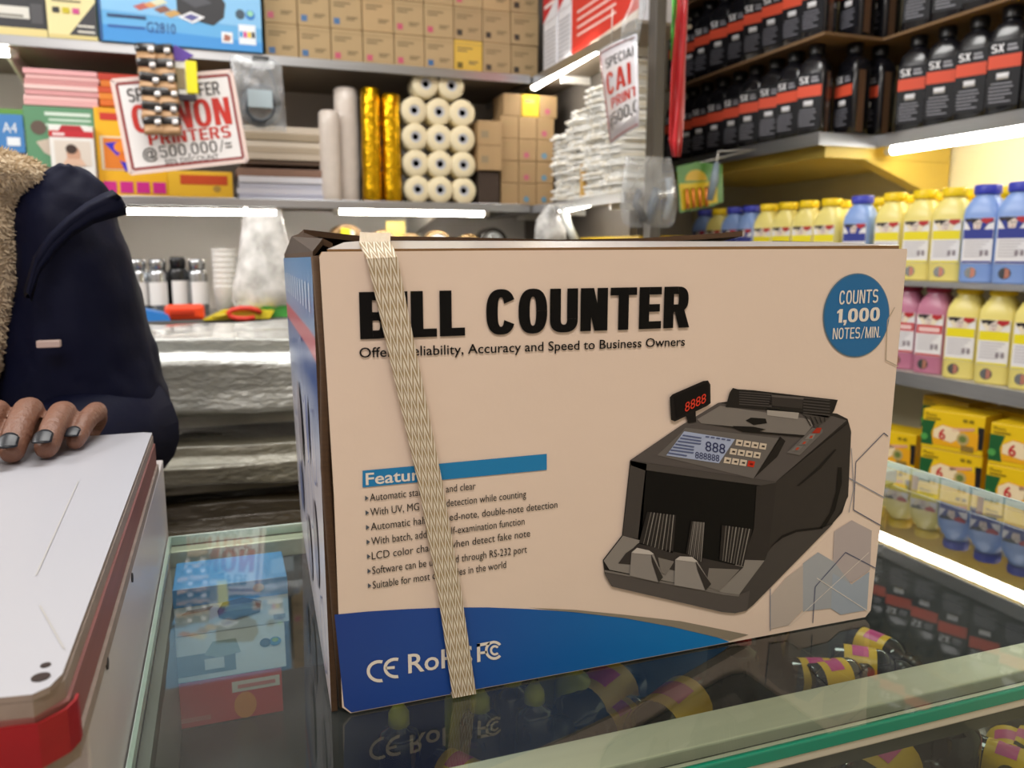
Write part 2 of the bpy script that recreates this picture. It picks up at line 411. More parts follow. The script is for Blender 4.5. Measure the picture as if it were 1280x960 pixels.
ptext(t, 'Features:', (457, 606), (550, 597), 15, PAPER, .015)
for i, (s, p1) in enumerate([('Automatic start, stop and clear', (594, 611)), ('With UV, MG and IR detection while counting', (657, 621)),
        ('Automatic half, chained-note, double-note detection', (696, 634)), ('With batch, add and self-examination function', (655, 655)),
        ('LCD color changed when detect fake note', (662, 670)), ('Software can be upgraded through RS-232 port', (658, 690)), ('Suitable for most currencies in the world', (632, 709))]):
    y = 626+i*18.2
    ptext(t, s, (462+i*.6, y), p1, 9.3, INK)
    t.poly([FP(456+i*.6, y-7, 2), FP(460.5+i*.6, y-4, 2), FP(456+i*.6, y-.5, 2)], M('#4d5560', .5))
t.build('feature_list_print', front)
t = MB()
ptext(t, 'RoHS', (510, 841), (590, 829), 24, PAPER, .012)
def arc(mb, cx, cy, rx, ry, a0, a1, wd, m, k=2, n=16):
    """printed arc ring"""
    for i in range(n):
        q = [radians(a0+(a1-a0)*j/n) for j in (i, i+1)]
        mb.poly([FP(cx+rx*cos(q[0]), cy-ry*sin(q[0]), k), FP(cx+rx*cos(q[1]), cy-ry*sin(q[1]), k), FP(cx+(rx-wd)*cos(q[1]), cy-(ry-wd)*sin(q[1]), k), FP(cx+(rx-wd)*cos(q[0]), cy-(ry-wd)*sin(q[0]), k)], m)
arc(t, 474, 838, 16, 14, 75, 285, 4, PAPER); arc(t, 494, 834, 15, 13, 75, 285, 4, PAPER)
t.poly([FP(482, 832.5, 2), FP(493, 831.5, 2), FP(493, 835, 2), FP(482, 836, 2)], PAPER)
t.poly([FP(595.5, 804, 2), FP(599.5, 803, 2), FP(600, 826, 2), FP(596, 827, 2)], PAPER)
t.poly([FP(595.5, 804, 2), FP(612, 801, 2), FP(611, 805, 2), FP(595.6, 808, 2)], PAPER); t.poly([FP(599, 814, 2), FP(608, 812.5, 2), FP(608, 816, 2), FP(599, 817, 2)], PAPER)
arc(t, 617, 812, 11.5, 12, 40, 320, 3.4, PAPER); arc(t, 618, 812, 6.2, 6.5, 40, 320, 2.8, PAPER)
t.build('certification_print', front)
bd = MB()
def ell(mb, cx, cy, rx, ry, m, k, n=48, sk=0): mb.poly([FP(cx+rx*cos(2*pi*i/n)+sk*sin(2*pi*i/n), cy-ry*sin(2*pi*i/n), k) for i in range(n)], m)
ell(bd, 1069.5, 394, 41.5, 52.5, M('#5f7f96', .4), 1, sk=2); ell(bd, 1069.5, 394, 40.2, 51, M('#0f6ba6', .36), 2, sk=2)
pblock(bd, 'COUNTS', (1047, 380.5), (1095, 378), 17, PAPER, 3, s=.14, h=.13, gap=.1); pblock(bd, '1,000', (1044, 403.5), (1097, 400.5), 17, PAPER, 3, s=.2, h=.19); pblock(bd, 'NOTES/MIN.', (1039, 424), (1098, 421.5), 14, PAPER, 3, s=.13, h=.12, gap=.1)
bd.build('round_badge_print', front)
# hexagon line pattern
hx = MB(); LN = M('#8f93a0', .45); LN2 = M('#4f5470', .45); TINT = [M('#b9adab', .45), M('#a9adb2', .45), M('#c0b4aa', .45), M('#a4afbc', .45)]
for i, pl in enumerate([[(1042, 664), (1064, 650), (1089, 663), (1087, 712), (1064, 728), (1040, 714)], [(1003, 704), (1022, 690), (1042, 702), (1062, 728), (1038, 760), (1003, 764)],
        [(962, 745), (982, 722), (1003, 706), (1003, 762), (985, 781), (962, 786)], [(1040, 716), (1064, 730), (1086, 714), (1083, 762), (1050, 768), (1038, 760)]]):
    hx.poly([FP(x, y, .6+i*.1) for x, y in pl], TINT[i])
hk = 1.2
for pl, m, wd in [([(1109, 545), (1104, 541), (1069, 577), (1066, 637), (1101, 657)], LN2, .0006), ([(1058, 596), (1105, 622)], LN, .0006), ([(1018, 733), (1056, 690), (1094, 710)], LN2, .0006), ([(962, 788), (962, 735)], LN, .0006),
        ([(1015, 778), (1018, 733)], LN2, .0006), ([(985, 782), (1085, 690)], PAPER, .0004), ([(1020, 722), (1085, 764)], PAPER, .0004), ([(1060, 640), (1066, 610), (1063, 560)], LN, .0005), ([(1117, 384), (1108, 400), (1106, 450), (1122, 458)], M('#b5a48f', .45), .0006)]:
    hk += .12; hx.strip([FP(x, y, hk) for x, y in pl], wd, Y_, m)
hx.build('hexagon_print', front)
# the printed machine
mp = MB()
def Q(pts, c, k): mp.poly([FP(740+x/3, 460+y/3, k) for x, y in pts], M(c, .45, spec=.2))
Q([(38, 718), (110, 625), (140, 345), (330, 215), (470, 130), (505, 125), (915, 170), (955, 190), (968, 235), (955, 480), (935, 540), (900, 580), (600, 885), (575, 905), (530, 915), (480, 910), (70, 815), (45, 770)], '#2d2926', 2)
Q([(140, 345), (345, 205), (470, 130), (900, 180), (950, 195), (685, 425)], '#595350', 3)
Q([(240, 325), (330, 240), (345, 222), (700, 262), (600, 413), (590, 410)], '#6d6864', 4)
Q([(700, 255), (720, 272), (690, 330), (600, 413)], '#211d1b', 4)
Q([(340, 235), (530, 265), (470, 355), (273, 325)], '#aab6d2', 5)
for i in range(7): Q([(335-i*9, 247+i*11), (405-i*9+i % 3*8, 258+i*11), (402-i*9+i % 3*8, 263+i*11), (332-i*9, 252+i*11)], '#5a6488', 6)
for i in range(5): Q([(420+i*20, 252+i*3), (434+i*20, 254+i*3), (432+i*20, 259+i*3), (418+i*20, 257+i*3)], '#5a6488', 6)
def mtext(s, p0, p1, cap, c, bold, k): ptext(mp, s, (740+p0[0]/3, 460+p0[1]/3), (740+p1[0]/3, 460+p1[1]/3), cap/3, M(c, .4), bold, k)
mtext('888', (418, 308), (492, 319), 36, '#28305c', .0, 6); mtext('888888', (380, 335), (470, 348), 24, '#28305c', .0, 6)
for r in range(3):
    for c in range(4):
        x, y = 547+c*29.5-r*22, 278+c*4.4+r*33
        Q([(x-11, y-13), (x+14, y-9), (x+9, y+13), (x-16, y+9)], '#d8c9b4' if (r, c) != (2, 3) else '#c8331e', 5)
        Q([(x-5, y-4), (x+6, y-2), (x+4, y+4), (x-7, y+2)], '#3c3532' if (r, c) != (2, 3) else '#7a1a10', 6)
Q([(390, 190), (475, 140), (812, 190), (822, 215), (792, 250), (640, 238), (545, 220), (405, 206)], '#807a74', 4)
Q([(405, 206), (545, 220), (640, 238), (792, 250), (785, 258), (560, 238), (520, 222)], '#1d1917', 5)
Q([(570, 195), (590, 184), (645, 188), (650, 205), (600, 212)], '#151211', 5); Q([(520, 215), (600, 218), (645, 228), (600, 240), (550, 232)], '#171413', 6)
Q([(650, 150), (770, 165), (765, 190), (650, 175)], '#a9a29a', 5)
Q([(775, 165), (890, 180), (830, 225), (815, 195)], '#4a4541', 5)
for i in range(5): Q([(790+i*18, 178+i*1), (794+i*18, 178+i), (815+i*13, 215-i*4), (811+i*13, 215-i*4)], '#2a2624', 6)
Q([(495, 145), (510, 90), (522, 73), (540, 78), (600, 82), (915, 118), (900, 160), (880, 185), (760, 165), (560, 148)], '#23201e', 5)
for i in range(6):
    Q([(545, 86+i*9), (668, 95+i*9), (666, 99+i*9), (544, 90+i*9)], '#4b4644', 6); Q([(785, 108+i*11), (885, 118+i*11), (883, 122+i*11), (784, 112+i*11)], '#4b4644', 6)
Q([(665, 98), (785, 108), (780, 150), (655, 138)], '#3a3532', 6); Q([(665, 98), (785, 108), (784, 116), (664, 106)], '#5d5753', 7)
Q([(725, 315), (820, 222), (858, 228), (858, 240), (772, 325)], '#6d6864', 5)
for i, c in enumerate(['#7a7570', '#7a7570', '#8a857f', '#a8301d']): Q([(738+i*26, 308-i*22), (768+i*26, 308-i*22), (785+i*23, 288-i*22), (757+i*26, 288-i*22)], c, 6); 
for i in range(3): Q([(753+i*26, 304-i*22), (763+i*26, 304-i*22), (770+i*25, 295-i*22), (760+i*26, 295-i*22)], '#b5462e', 7)
Q([(685, 425), (955, 205), (966, 240), (955, 480), (900, 575), (850, 600), (760, 610), (700, 632), (645, 700)], '#393430', 4)
Q([(760, 440), (840, 370), (905, 300), (910, 305), (850, 375), (770, 440)], '#1e1a18', 5)
Q([(915, 370), (930, 370), (930, 430), (905, 530), (870, 590), (845, 600), (885, 540), (908, 460)], '#15110f', 5)
Q([(645, 700), (700, 632), (760, 610), (850, 600), (900, 580), (600, 885), (575, 905), (560, 850), (545, 845)], '#4a4541', 4)
Q([(660, 672), (705, 625), (760, 603), (860, 592), (858, 600), (760, 612), (708, 634)], '#1c1816', 5)
Q([(195, 380), (620, 440), (605, 600), (545, 750), (300, 720), (165, 655)], '#0b0908', 5)
Q([(140, 345), (200, 357), (180, 640), (110, 625)], '#47423e', 5); Q([(610, 440), (685, 427), (655, 680), (640, 718), (560, 715), (600, 600)], '#35302d', 6)
Q([(140, 345), (685, 425), (683, 445), (195, 382), (140, 362)], '#4e4945', 5)
Q([(38, 718), (110, 625), (185, 645), (165, 655), (100, 720), (300, 740), (490, 760), (560, 715), (640, 718), (545, 845), (490, 838), (60, 752)], '#8b857e', 6)
Q([(120, 690), (170, 655), (560, 742), (500, 800), (240, 740), (92, 728)], '#3a3532', 7)
Q([(240, 705), (300, 720), (270, 770), (250, 760)], '#7c766f', 8); Q([(430, 745), (545, 750), (470, 830), (420, 815)], '#7c766f', 8)
Q([(40, 752), (490, 838), (545, 845), (585, 830), (575, 905), (530, 915), (480, 910), (70, 815), (45, 775)], '#57514d', 6)
Q([(40, 752), (490, 838), (545, 845), (543, 852), (488, 846), (42, 760)], '#77716b', 7)
for pl in ([(200, 535), (308, 548), (296, 690), (170, 650)], [(480, 585), (592, 600), (560, 740), (470, 715)], [(365, 570), (415, 575), (405, 725), (345, 690)]):
    Q(pl, '#2c2825', 7)
    a, b, c, d = [Vector(p) for p in pl]
    for i in range(1, 9):
        u = i/9; p, q = a.lerp(b, u), d.lerp(c, u); Q([p, p+Vector((4, 0)), q+Vector((3, 0)), q], '#6a645e' if i % 2 else '#8b857e', 8)
Q([(140, 685), (160, 668), (205, 678), (222, 690), (257, 778), (240, 797), (133, 772)], '#8e8882', 9); Q([(212, 690), (257, 778), (240, 797), (215, 720)], '#37322f', 10)
Q([(303, 712), (320, 700), (365, 702), (385, 718), (437, 803), (415, 828), (300, 808)], '#948e88', 9); Q([(378, 718), (437, 803), (415, 828), (385, 750)], '#37322f', 10)
Q([(303, 712), (320, 700), (365, 702), (385, 718), (378, 722), (315, 714)], '#c4bdb5', 10); Q([(140, 685), (160, 668), (205, 678), (222, 690), (214, 694), (150, 688)], '#c4bdb5', 10)
Q([(345, 170), (383, 160), (385, 200), (355, 205)], '#161312', 5)
Q([(285, 108), (295, 97), (410, 47), (428, 45), (437, 60), (438, 130), (425, 140), (305, 198), (290, 192)], '#1c1817', 6); Q([(300, 105), (420, 55), (428, 60), (430, 128), (310, 186)], '#0e0a0a', 7)
a = FP(740+340/3, 460+163/3, 8); b_ = FP(740+418/3, 460+126/3, 8)
mp.text('8888', a, b_-a, Z_, (b_-a).length, 38/3/F_PX*.41, M('#e0381c', .4), .0)
mp.build('machine_picture_print', front)
# left panel, open corrugated edge, other walls, flaps
SIDE = gradient('side_print', [(0, '#d6d0d4'), (.5, '#cbc8cf'), (.62, '#a9b2c6'), (.72, '#2d4f8e'), (.775, '#2b4a86'), (.785, '#b4505c'), (.825, '#b4505c'), (.835, '#6f86a6'), (.9, '#5d86b4'), (1, '#3f7fb4')], 'Z', 0, .227, .3)
lp = MB()
L0 = Vector((A.x-.003, BY+.0045, 0)); L1 = Vector((BX0-.013, BY+BD, 0))
LB0 = Vector((D_.x-.0048, BY+.0045, BZ0)); LB1 = Vector((.052, BY+BD, BZ0))
lp.prism([Vector((L0.x, L0.y, 1.1985)), LB0, LB1, Vector((.047-.0, L1.y, 1.1965))], (.003, 0, 0), SIDE, KRAFTDARK)
left = lp.build('left_panel', bc)
MB().tube([(A.x-.0012, BY+.0025, 1.199), (A.x+.001, BY+.0025, 1.15), (A.x-.0005, BY+.0025, 1.1), (D_.x-.001, BY+.0026, 1.03), (D_.x+.001, BY+.0026, BZ0+.003)], .0024, KRAFTDARK, 6).build('torn_edge', bc)['label'] = 'brown torn corrugated corner edge'
lpn = Vector((-1, 0, 0))
def SP(y, z): # point just off the left panel
    f = (1.198-z)/(1.198-BZ0); a = Vector((L0.x, L0.y, z)).lerp(Vector((LB0.x, LB0.y, z)), f); b = Vector((.047, L1.y, z)).lerp(Vector((LB1.x, L1.y, z)), f)
    t_ = (y-BY)/BD; p = a.lerp(b, t_); return Vector((p.x-.0005, p.y, z))
sp = MB(); GP = M('#9a949c', .3); GP2 = M('#7f88ae', .3)
for i in range(11): sp.strip([SP(.40+i*.024, 1.186-i*.0), SP(.40+i*.024, 1.172)], .004, X_, M('#c8d2de', .3))
for (yc, zc, ry, rz, m) in [(.56, 1.085, .022, .030, GP), (.47, 1.10, .012, .02, GP2), (.44, 1.04, .018, .026, GP), (.60, 1.03, .02, .02, GP2), (.52, 1.01, .024, .022, GP)]:
    sp.poly([SP(yc+ry*cos(2*pi*k/18), zc+rz*sin(2*pi*k/18)) for k in range(18)], m)
for (yc, zc) in [(.47, 1.06), (.55, 1.04), (.42, 1.10), (.50, 1.13), (.41, 1.00), (.62, 1.10)]:
    sp.strip([SP(yc+.02*cos(k*.5), zc+.02*sin(k*.5)) for k in range(14)], .0015, X_, GP2)
for i in range(9): sp.strip([SP(.635+.006*(i % 2), 1.09-i*.012), SP(.655, 1.094-i*.012)], .002, X_, GP)
sp.build('side_artwork_print', left)
bk = MB()
bk.box((BX0+.0155, BY+BD-.0035, BZ0), (BX1-.004, BY+BD, 1.197), KRAFT)
bk.build('rear_panel', bc)
rp = MB(); rp.prism([B_+Vector((-.0035, .0036, -.003)), C_+Vector((-.004, .0036, .0005)), Vector((BX1-.006, BY+BD-.0036, BZ0)), Vector((BX1-.004, BY+BD-.0036, 1.197))], (-.0035, 0, 0), BEIGE, KRAFT); rp.build('right_panel', bc)
MB().box((BX0+.012, BY+.004, BZ0), (BX1-.012, BY+BD-.004, BZ0+.003), KRAFT).build('bottom_panel', bc)
# top: front flap lying back and rising, long rear flap over it with a dark rim, short left flap
tf = MB()
def surf(mb, rows, th, m, ms):
    """bent sheet through rows of points"""
    n = len(rows[0]); up = Vector((0, 0, th)); i = mb.mi(m); j = mb.mi(ms)
    T = [[mb.bm.verts.new(Vector(p)+up) for p in r] for r in rows]; U = [[mb.bm.verts.new(Vector(p)) for p in r] for r in rows]
    for a in range(len(rows)-1):
        for c in range(n-1):
            mb.bm.faces.new((T[a][c], T[a+1][c], T[a+1][c+1], T[a][c+1])).material_index = i
            mb.bm.faces.new((U[a][c], U[a][c+1], U[a+1][c+1], U[a+1][c])).material_index = j
    for a in range(len(rows)-1):
        for c in (0, n-1): mb.bm.faces.new((T[a][c], U[a][c], U[a+1][c], T[a+1][c])).material_index = j
    for c in range(n-1):
        for a in (0, len(rows)-1): mb.bm.faces.new((T[a][c], T[a][c+1], U[a][c+1], U[a][c])).material_index = j
def TP(x, y, Y): p = AY(x, y, Y); return Vector((min(max(p.x, .046), BX1-.004), Y, p.z))
xs = [0, .2, .4, .6, .8, 1]
rows = [[A.lerp(B_, t_)+Vector((.004*(1-2*t_), .0035, -.0005)) for t_ in xs], [TP(430+690*t_, 309-1*t_, BY+.055) for t_ in xs], [TP(455+660*t_, 306+0*t_, BY+.12) for t_ in xs]]
surf(tf, rows, .0025, M('#bdb8b4', .25, var=.05, scale=30, spec=.6), KRAFT)
tf.build('front_top_flap', bc)['label'] = 'pale glossy top flap bending up behind the front edge'
rf = MB()
pts_front = [(362, 294), (450, 302), (560, 303), (700, 306), (800, 304), (880, 299), (928, 295)]
rows = [[TP(x, y, BY+.125-.012*abs(i-3)/3) for i, (x, y) in enumerate(pts_front)], [TP(365+(x-362)*.98, 306, BY+.20) for x, y in pts_front], [Vector((.052+(BX1-.062)*i/6, BY+BD-.004, 1.1975)) for i in range(7)]]
surf(rf, rows, .0034, M('#8d7a62', .7), KRAFTDARK)
rf.build('rear_top_flap', bc)['label'] = 'long brown top flap with a dark corrugated rim'
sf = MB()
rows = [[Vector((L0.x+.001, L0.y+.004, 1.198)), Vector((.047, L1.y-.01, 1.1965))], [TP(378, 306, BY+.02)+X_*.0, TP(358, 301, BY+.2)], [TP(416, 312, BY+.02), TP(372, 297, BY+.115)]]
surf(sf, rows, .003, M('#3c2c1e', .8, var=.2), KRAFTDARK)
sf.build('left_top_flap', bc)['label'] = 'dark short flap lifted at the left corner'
# strap
ST = strap_mat(); sb = MB(); uvl = sb.bm.loops.layers.uv.new('UVMap')
SLc = [(TP(450, 296, BY+.11), TP(488, 297, BY+.11)), (FP(452, 312), FP(491, 311)), (FP(457, 324), FP(494, 322)), (FP(520, 600), FP(550, 600)), (FP(545, 738), FP(573, 733)), (FP(563, 868), FP(592, 862))]
SLc[0] = (SLc[0][0]+Z_*.002, SLc[0][1]+Z_*.002); SLc[1] = (SLc[1][0]+Vector((0, .006, .0028)), SLc[1][1]+Vector((0, .006, .0028)))
for i in range(2, 6):
    for q in SLc[i]: q.y = BY-.0042
for q in SLc[5]: q.z = BZ0+.001
SLc.append((SLc[5][0]+Vector((0, .02, -.0006)), SLc[5][1]+Vector((0, .02, -.0006))))
v_ = 0; V = []
for i, (p, q) in enumerate(SLc):
    if i: v_ += ((p+q)/2-(SLc[i-1][0]+SLc[i-1][1])/2).length
    V.append((sb.bm.verts.new(p), sb.bm.verts.new(q), v_))
si = sb.mi(ST)
for a, b in zip(V, V[1:]):
    f = sb.bm.faces.new((a[0], b[0], b[1], a[1])); f.material_index = si
    for lp_, uv in zip(f.loops, ((0, a[2]), (0, b[2]), (1, b[2]), (1, a[2]))): lp_[uvl].uv = uv
so = sb.build('strap', bc); so['label'] = 'cream woven packing strap slanting down the front'
sm = so.modifiers.new('thickness', 'SOLIDIFY'); sm.thickness = .0014; sm.offset = 0

# ------------------------------------------------------------------ white flap board and end panel at the left
BT = 1.065; xb = -.058; yb0, yb1 = .278, .66
LAM = M('#b2b3ba', .3, var=.02, scale=10); REDP = M('#98121b', .4, var=.45, scale=25, bump=.2, bscale=60); WORN = M('#85504b', .5, var=.35, scale=40, stretch=(1, .2, 3)); RAW = M('#94857a', .6, var=.3, scale=90)
bo = thing('counter_flap_board', 'white laminate flap board with worn red edge under the resting hand', 'board', (-.3, .45, BT-.03))
e0, e1 = AZ(78, 842, BT), AZ(190, 541, BT)
m_ = MB(); n0 = AZ(0, 872, BT); nn = AZ(40, 868, BT)
m_.prism([(e1.x, e1.y, BT), (e1.x-.006, e1.y+.004, BT), (-.62, e1.y+.0, BT), (-.62, n0.y-.01, BT), (n0.x, n0.y, BT), (nn.x, nn.y, BT), AZ(62, 858, BT), (e0.x, e0.y, BT)], (0, 0, -.0022), LAM, RAW)
m_.build('laminate_top', bo)
def off(p, dx, z): return Vector((p.x+dx, p.y, z))
m_ = MB(); m_.prism([off(e0, .0005, BT-.0024), off(e1, .0005, BT-.0024), (-.62, e1.y, BT-.0024), (-.62, n0.y-.008, BT-.0024), off(n0, 0, BT-.0024), off(nn, 0, BT-.0024)], (0, 0, -.006), RAW, RAW); m_.build('plywood_layer', bo)
m_ = MB(); m_.prism([off(e0, .0016, BT-.0086)-Y_*.002, off(e1, .0016, BT-.0086), (-.62, e1.y, BT-.0086), (-.62, n0.y-.008, BT-.0086), off(nn, 0, BT-.0077)], (0, 0, -.016), WORN, WORN); m_.build('red_edge_band', bo)['label'] = 'worn red painted edge band'
m_ = MB(); q0 = [Vector((-.62, n0.y-.0095, 0)), n0+Y_*-.0015, nn+Vector((.001, -.0015, 0)), e0+Vector((.0012, -.006, 0)), e0+Vector((.0032, -.0005, 0)), e0+Vector((.0032, .003, 0))]
m_.rings([[Vector((q.x, q.y, z)) for q in q0] for z in (BT-.0092, BT-.0243)], REDP, (False, False), False, False); o_ = m_.build('red_front_edge', bo); o_['label'] = 'bright red painted front edge'; md_ = o_.modifiers.new('t', 'SOLIDIFY'); md_.thickness = .001; md_.offset = 0
m_ = MB(); m_.prism([off(e0, .003, BT-.0248)+Y_*.001, off(e1, .003, BT-.0248), (-.62, e1.y, BT-.0248), (-.62, n0.y-.004, BT-.0248), off(nn, 0, BT-.0248)], (0, 0, -.006), RAW, RAW); m_.build('lower_layer', bo)
for (x, y, r) in [(51, 847, .0028), (57, 832, .0016)]:
    p = AZ(x, y, BT); MB().lathe([(r, 0), (r, .0004)], M('#2a1a16', .4), (p.x, p.y, BT), seg=16).build('screw_hole', bo)
m_ = MB()
for a, b in [((50, 758), (80, 812)), ((98, 602), (45, 720))]: m_.strip([AZ(*a, BT)+Z_*.0004, AZ(*b, BT)+Z_*.0004], .0006, Z_, M('#b3b1ae', .4))
m_.build('scratch', bo)
ep = thing('white_end_panel', 'white end panel with small holes standing between flap board and glass', 'panel', (-.06, .5, 0))
m_ = MB(); m_.box((-.0735, .30, 0), (-.0535, .70, BT-.0312), M('#cfc9c8', .35, var=.03, scale=12), .001); m_.build('panel_body', ep)
for (x, y) in [(166, 722), (135, 829)]:
    p = AX(x, y, -.053); MB().lathe([(.0025, 0), (.0025, .0006)], M('#2a2322', .6), (-.0535, p.y, p.z), axis='X', seg=14).build('dowel_hole', ep)
m_ = MB(); m_.box((-.62, .270, .90), (-.085, .2995, BT-.042), REDP, .001); m_.build('red_front_strip', ep)

# ------------------------------------------------------------------ person behind the counter
NAVY = M('#070c28', .65, var=.3, scale=9, bump=.45, bscale=26, spec=.2); FLEECE = M('#c9b698', .95, var=.25, scale=120, sheen=.5); SKIN = M('#7a5340', .5, var=.16, scale=45, bump=.35, bscale=260); NAIL = M('#1d2027', .35, spec=.35)
pe = thing('person', 'person in navy coat and cream fleece resting one hand on the white board', 'person', (-.33, .93, 0))
bm = bmesh.new()
def skin_mesh(chain, edges, lvl=2):
    me = bpy.data.meshes.new('sk'); me.from_pydata([c[0] for c in chain], edges, []); o = bpy.data.objects.new('sk', me); COL.objects.link(o)
    s_ = o.modifiers.new('s', 'SKIN'); s_.use_smooth_shade = True
    for v, c in zip(me.skin_vertices[0].data, chain): v.radius = c[1] if isinstance(c[1], tuple) else (c[1], c[1])
    me.skin_vertices[0].data[0].use_root = True
    if lvl: o.modifiers.new('d', 'SUBSURF').levels = lvl
    return o
def grab(o, bm_, remesh=None):
    if remesh:
        r = o.modifiers.new('r', 'REMESH'); r.mode = 'VOXEL'; r.voxel_size = remesh; r.use_smooth_shade = True
        s = o.modifiers.new('sm', 'SMOOTH'); s.iterations = 4; s.factor = .5
    dg = bpy.context.evaluated_depsgraph_get(); me = bpy.data.meshes.new_from_object(o.evaluated_get(dg)); bm_.from_mesh(me)
    bpy.data.objects.remove(o); bpy.data.meshes.remove(me)
bx = -.33; by = .95
sh = Vector((-.155, .88, 1.225)); el = Vector((-.098, .86, 1.035)); wr = Vector((-.165, .735, 1.035))
ch = [((bx, by, .86), (.15, .11)), ((bx, by, 1.02), (.13, .10)), ((bx, by, 1.20), (.15, .10)), ((bx, by, 1.30), (.07, .07)), ((bx, by-.005, 1.36), .05), ((bx, by-.015, 1.43), (.07, .085)), ((bx, by-.015, 1.52), (.075, .09)), ((bx, by-.01, 1.57), .05),
      (tuple(sh), .055), (tuple(el), .04), (tuple(wr+Vector((.01, .012, -.004))), .027), ((-.505, .95, 1.225), .055), ((-.57, .96, .98), .04), ((-.53, .86, .80), .03), ((-.52, .82, .73), .028),
      ((bx-.09, by, .82), .085), ((bx-.09, by-.01, .45), .06), ((bx-.09, by+.01, .08), .04), ((bx-.09, by-.12, .035), .03), ((bx+.09, by, .82), .085), ((bx+.09, by-.01, .45), .06), ((bx+.09, by+.01, .08), .04), ((bx+.09, by-.12, .035), .03)]
ed = [(0, 1), (1, 2), (2, 3), (3, 4), (4, 5), (5, 6), (6, 7), (2, 8), (8, 9), (9, 10), (2, 11), (11, 12), (12, 13), (13, 14), (0, 15), (15, 16), (16, 17), (17, 18), (0, 19), (19, 20), (20, 21), (21, 22)]
grab(skin_mesh(ch, ed), bm)
# nose and ears on the head
nb = bmesh.new()
for c, s in [((bx, by-.105, 1.455), (.014, .022, .022)), ((bx-.073, by-.01, 1.46), (.012, .022, .034)), ((bx+.073, by-.01, 1.46), (.012, .022, .034)), ((bx, by-.092, 1.41), (.026, .014, .008))]:
    bmesh.ops.create_uvsphere(bm, u_segments=14, v_segments=10, radius=1, matrix=Matrix.Translation(c) @ Matrix.Diagonal((*s, 1)))
nb.free()
# hand: fingers curl over the far edge of the board
hand = bmesh.new(); nails = []
FING = [((-30, 573), (-6, 514), .0090), ((14, 567), (36, 512), .0096), ((57, 562), (79, 516), .0093), ((93, 553), (121, 519), .0077)]
roots = []
for tp, kp, r in FING:
    t0 = AZ(*tp, BT+r*.8); tip = t0; pip = AY(*kp, t0.y+.052); 
    pip.z = max(pip.z, BT+.018)
    dip = tip.lerp(pip, .42)+Z_*.0035; mcp = pip+Vector((-.006, .042, -.014)); rt = mcp+Vector((-.01, .025, -.016))
    roots.append(mcp)
    cp = [(tuple(rt), r*1.0), (tuple(mcp), r*1.12), (tuple(pip.lerp(mcp, .5)+Z_*.002), r*1.0), (tuple(pip), r*1.1), (tuple(dip.lerp(pip, .5)+Z_*.001), r*.98), (tuple(dip), r*.98), (tuple(tip), r*.88), (tuple(tip+(tip-dip).normalized()*r*.5), r*.55)]
    grab(skin_mesh(cp, [(i, i+1) for i in range(7)], 2), hand)
    d = (tip-dip).normalized(); nails.append((tip, d, r))
pm = (roots[0]+roots[3])/2
pal = [(tuple(wr), (.026, .02)), (tuple(wr.lerp(pm, .5)), (.034, .017)), (tuple(pm+Vector((0, .014, -.008))), (.036, .014))]
grab(skin_mesh(pal, [(0, 1), (1, 2)], 2), hand)
for a in roots: grab(skin_mesh([(tuple(wr+Vector((0, 0, -.002))), .016), (tuple(wr.lerp(a, .55)+Z_*-.004), .015), (tuple(a+Z_*-.004), .0125)], [(0, 1), (1, 2)], 1), hand)
th = [wr+Vector((-.012, -.005, -.006)), wr+Vector((-.035, -.018, -.014)), wr+Vector((-.05, -.03, -.022)), wr+Vector((-.054, -.045, -.026))]
th = [Vector((p.x, max(p.y, e1.y+.016), p.z)) for p in th]
grab(skin_mesh([(tuple(p), r) for p, r in zip(th, (.014, .013, .0115, .009))], [(0, 1), (1, 2), (2, 3)], 2), hand)
grab(skin_mesh([(tuple(wr), (.025, .02)), (tuple(wr.lerp(el, .5)), .03), (tuple(el), .036)], [(0, 1), (1, 2)], 2), hand)
hm = bpy.data.meshes.new('h'); hand.to_mesh(hm); hand.free(); ho = bpy.data.objects.new('h', hm); COL.objects.link(ho)
grab(ho, bm, .0012)
mb = MB(); mb.bm.free(); mb.bm = bm; mb.mi(SKIN)
for f in bm.faces: f.material_index = 0
body = mb.build('body', pe, True)
for tip, d, r in nails:
    up = (Z_-d*d.dot(Z_)).normalized(); sd = d.cross(up); c = tip+d*r*.02
    n_ = MB(); full = []
    for j in range(-4, 5):
        ph = radians(90-j*8.5); row = []
        hl = r*.66*math.sqrt(max(.05, 1-(j/4.6)**2))+.001
        for k in range(7):
            s_ = -1+2*k/6; row.append(c+d*(hl*s_)+sd*(r*1.08*cos(ph))+up*(r*(1.12-.05*max(0, s_))*sin(ph)+.0006))
        full.append(row)
    n_.rings(full, NAIL, (False, False), True, False); no = n_.build('fingernail', pe, True); no.parent = pe
    no['label'] = 'dark polished fingernail'
    md = no.modifiers.new('t', 'SOLIDIFY'); md.thickness = .0006; md.offset = 1
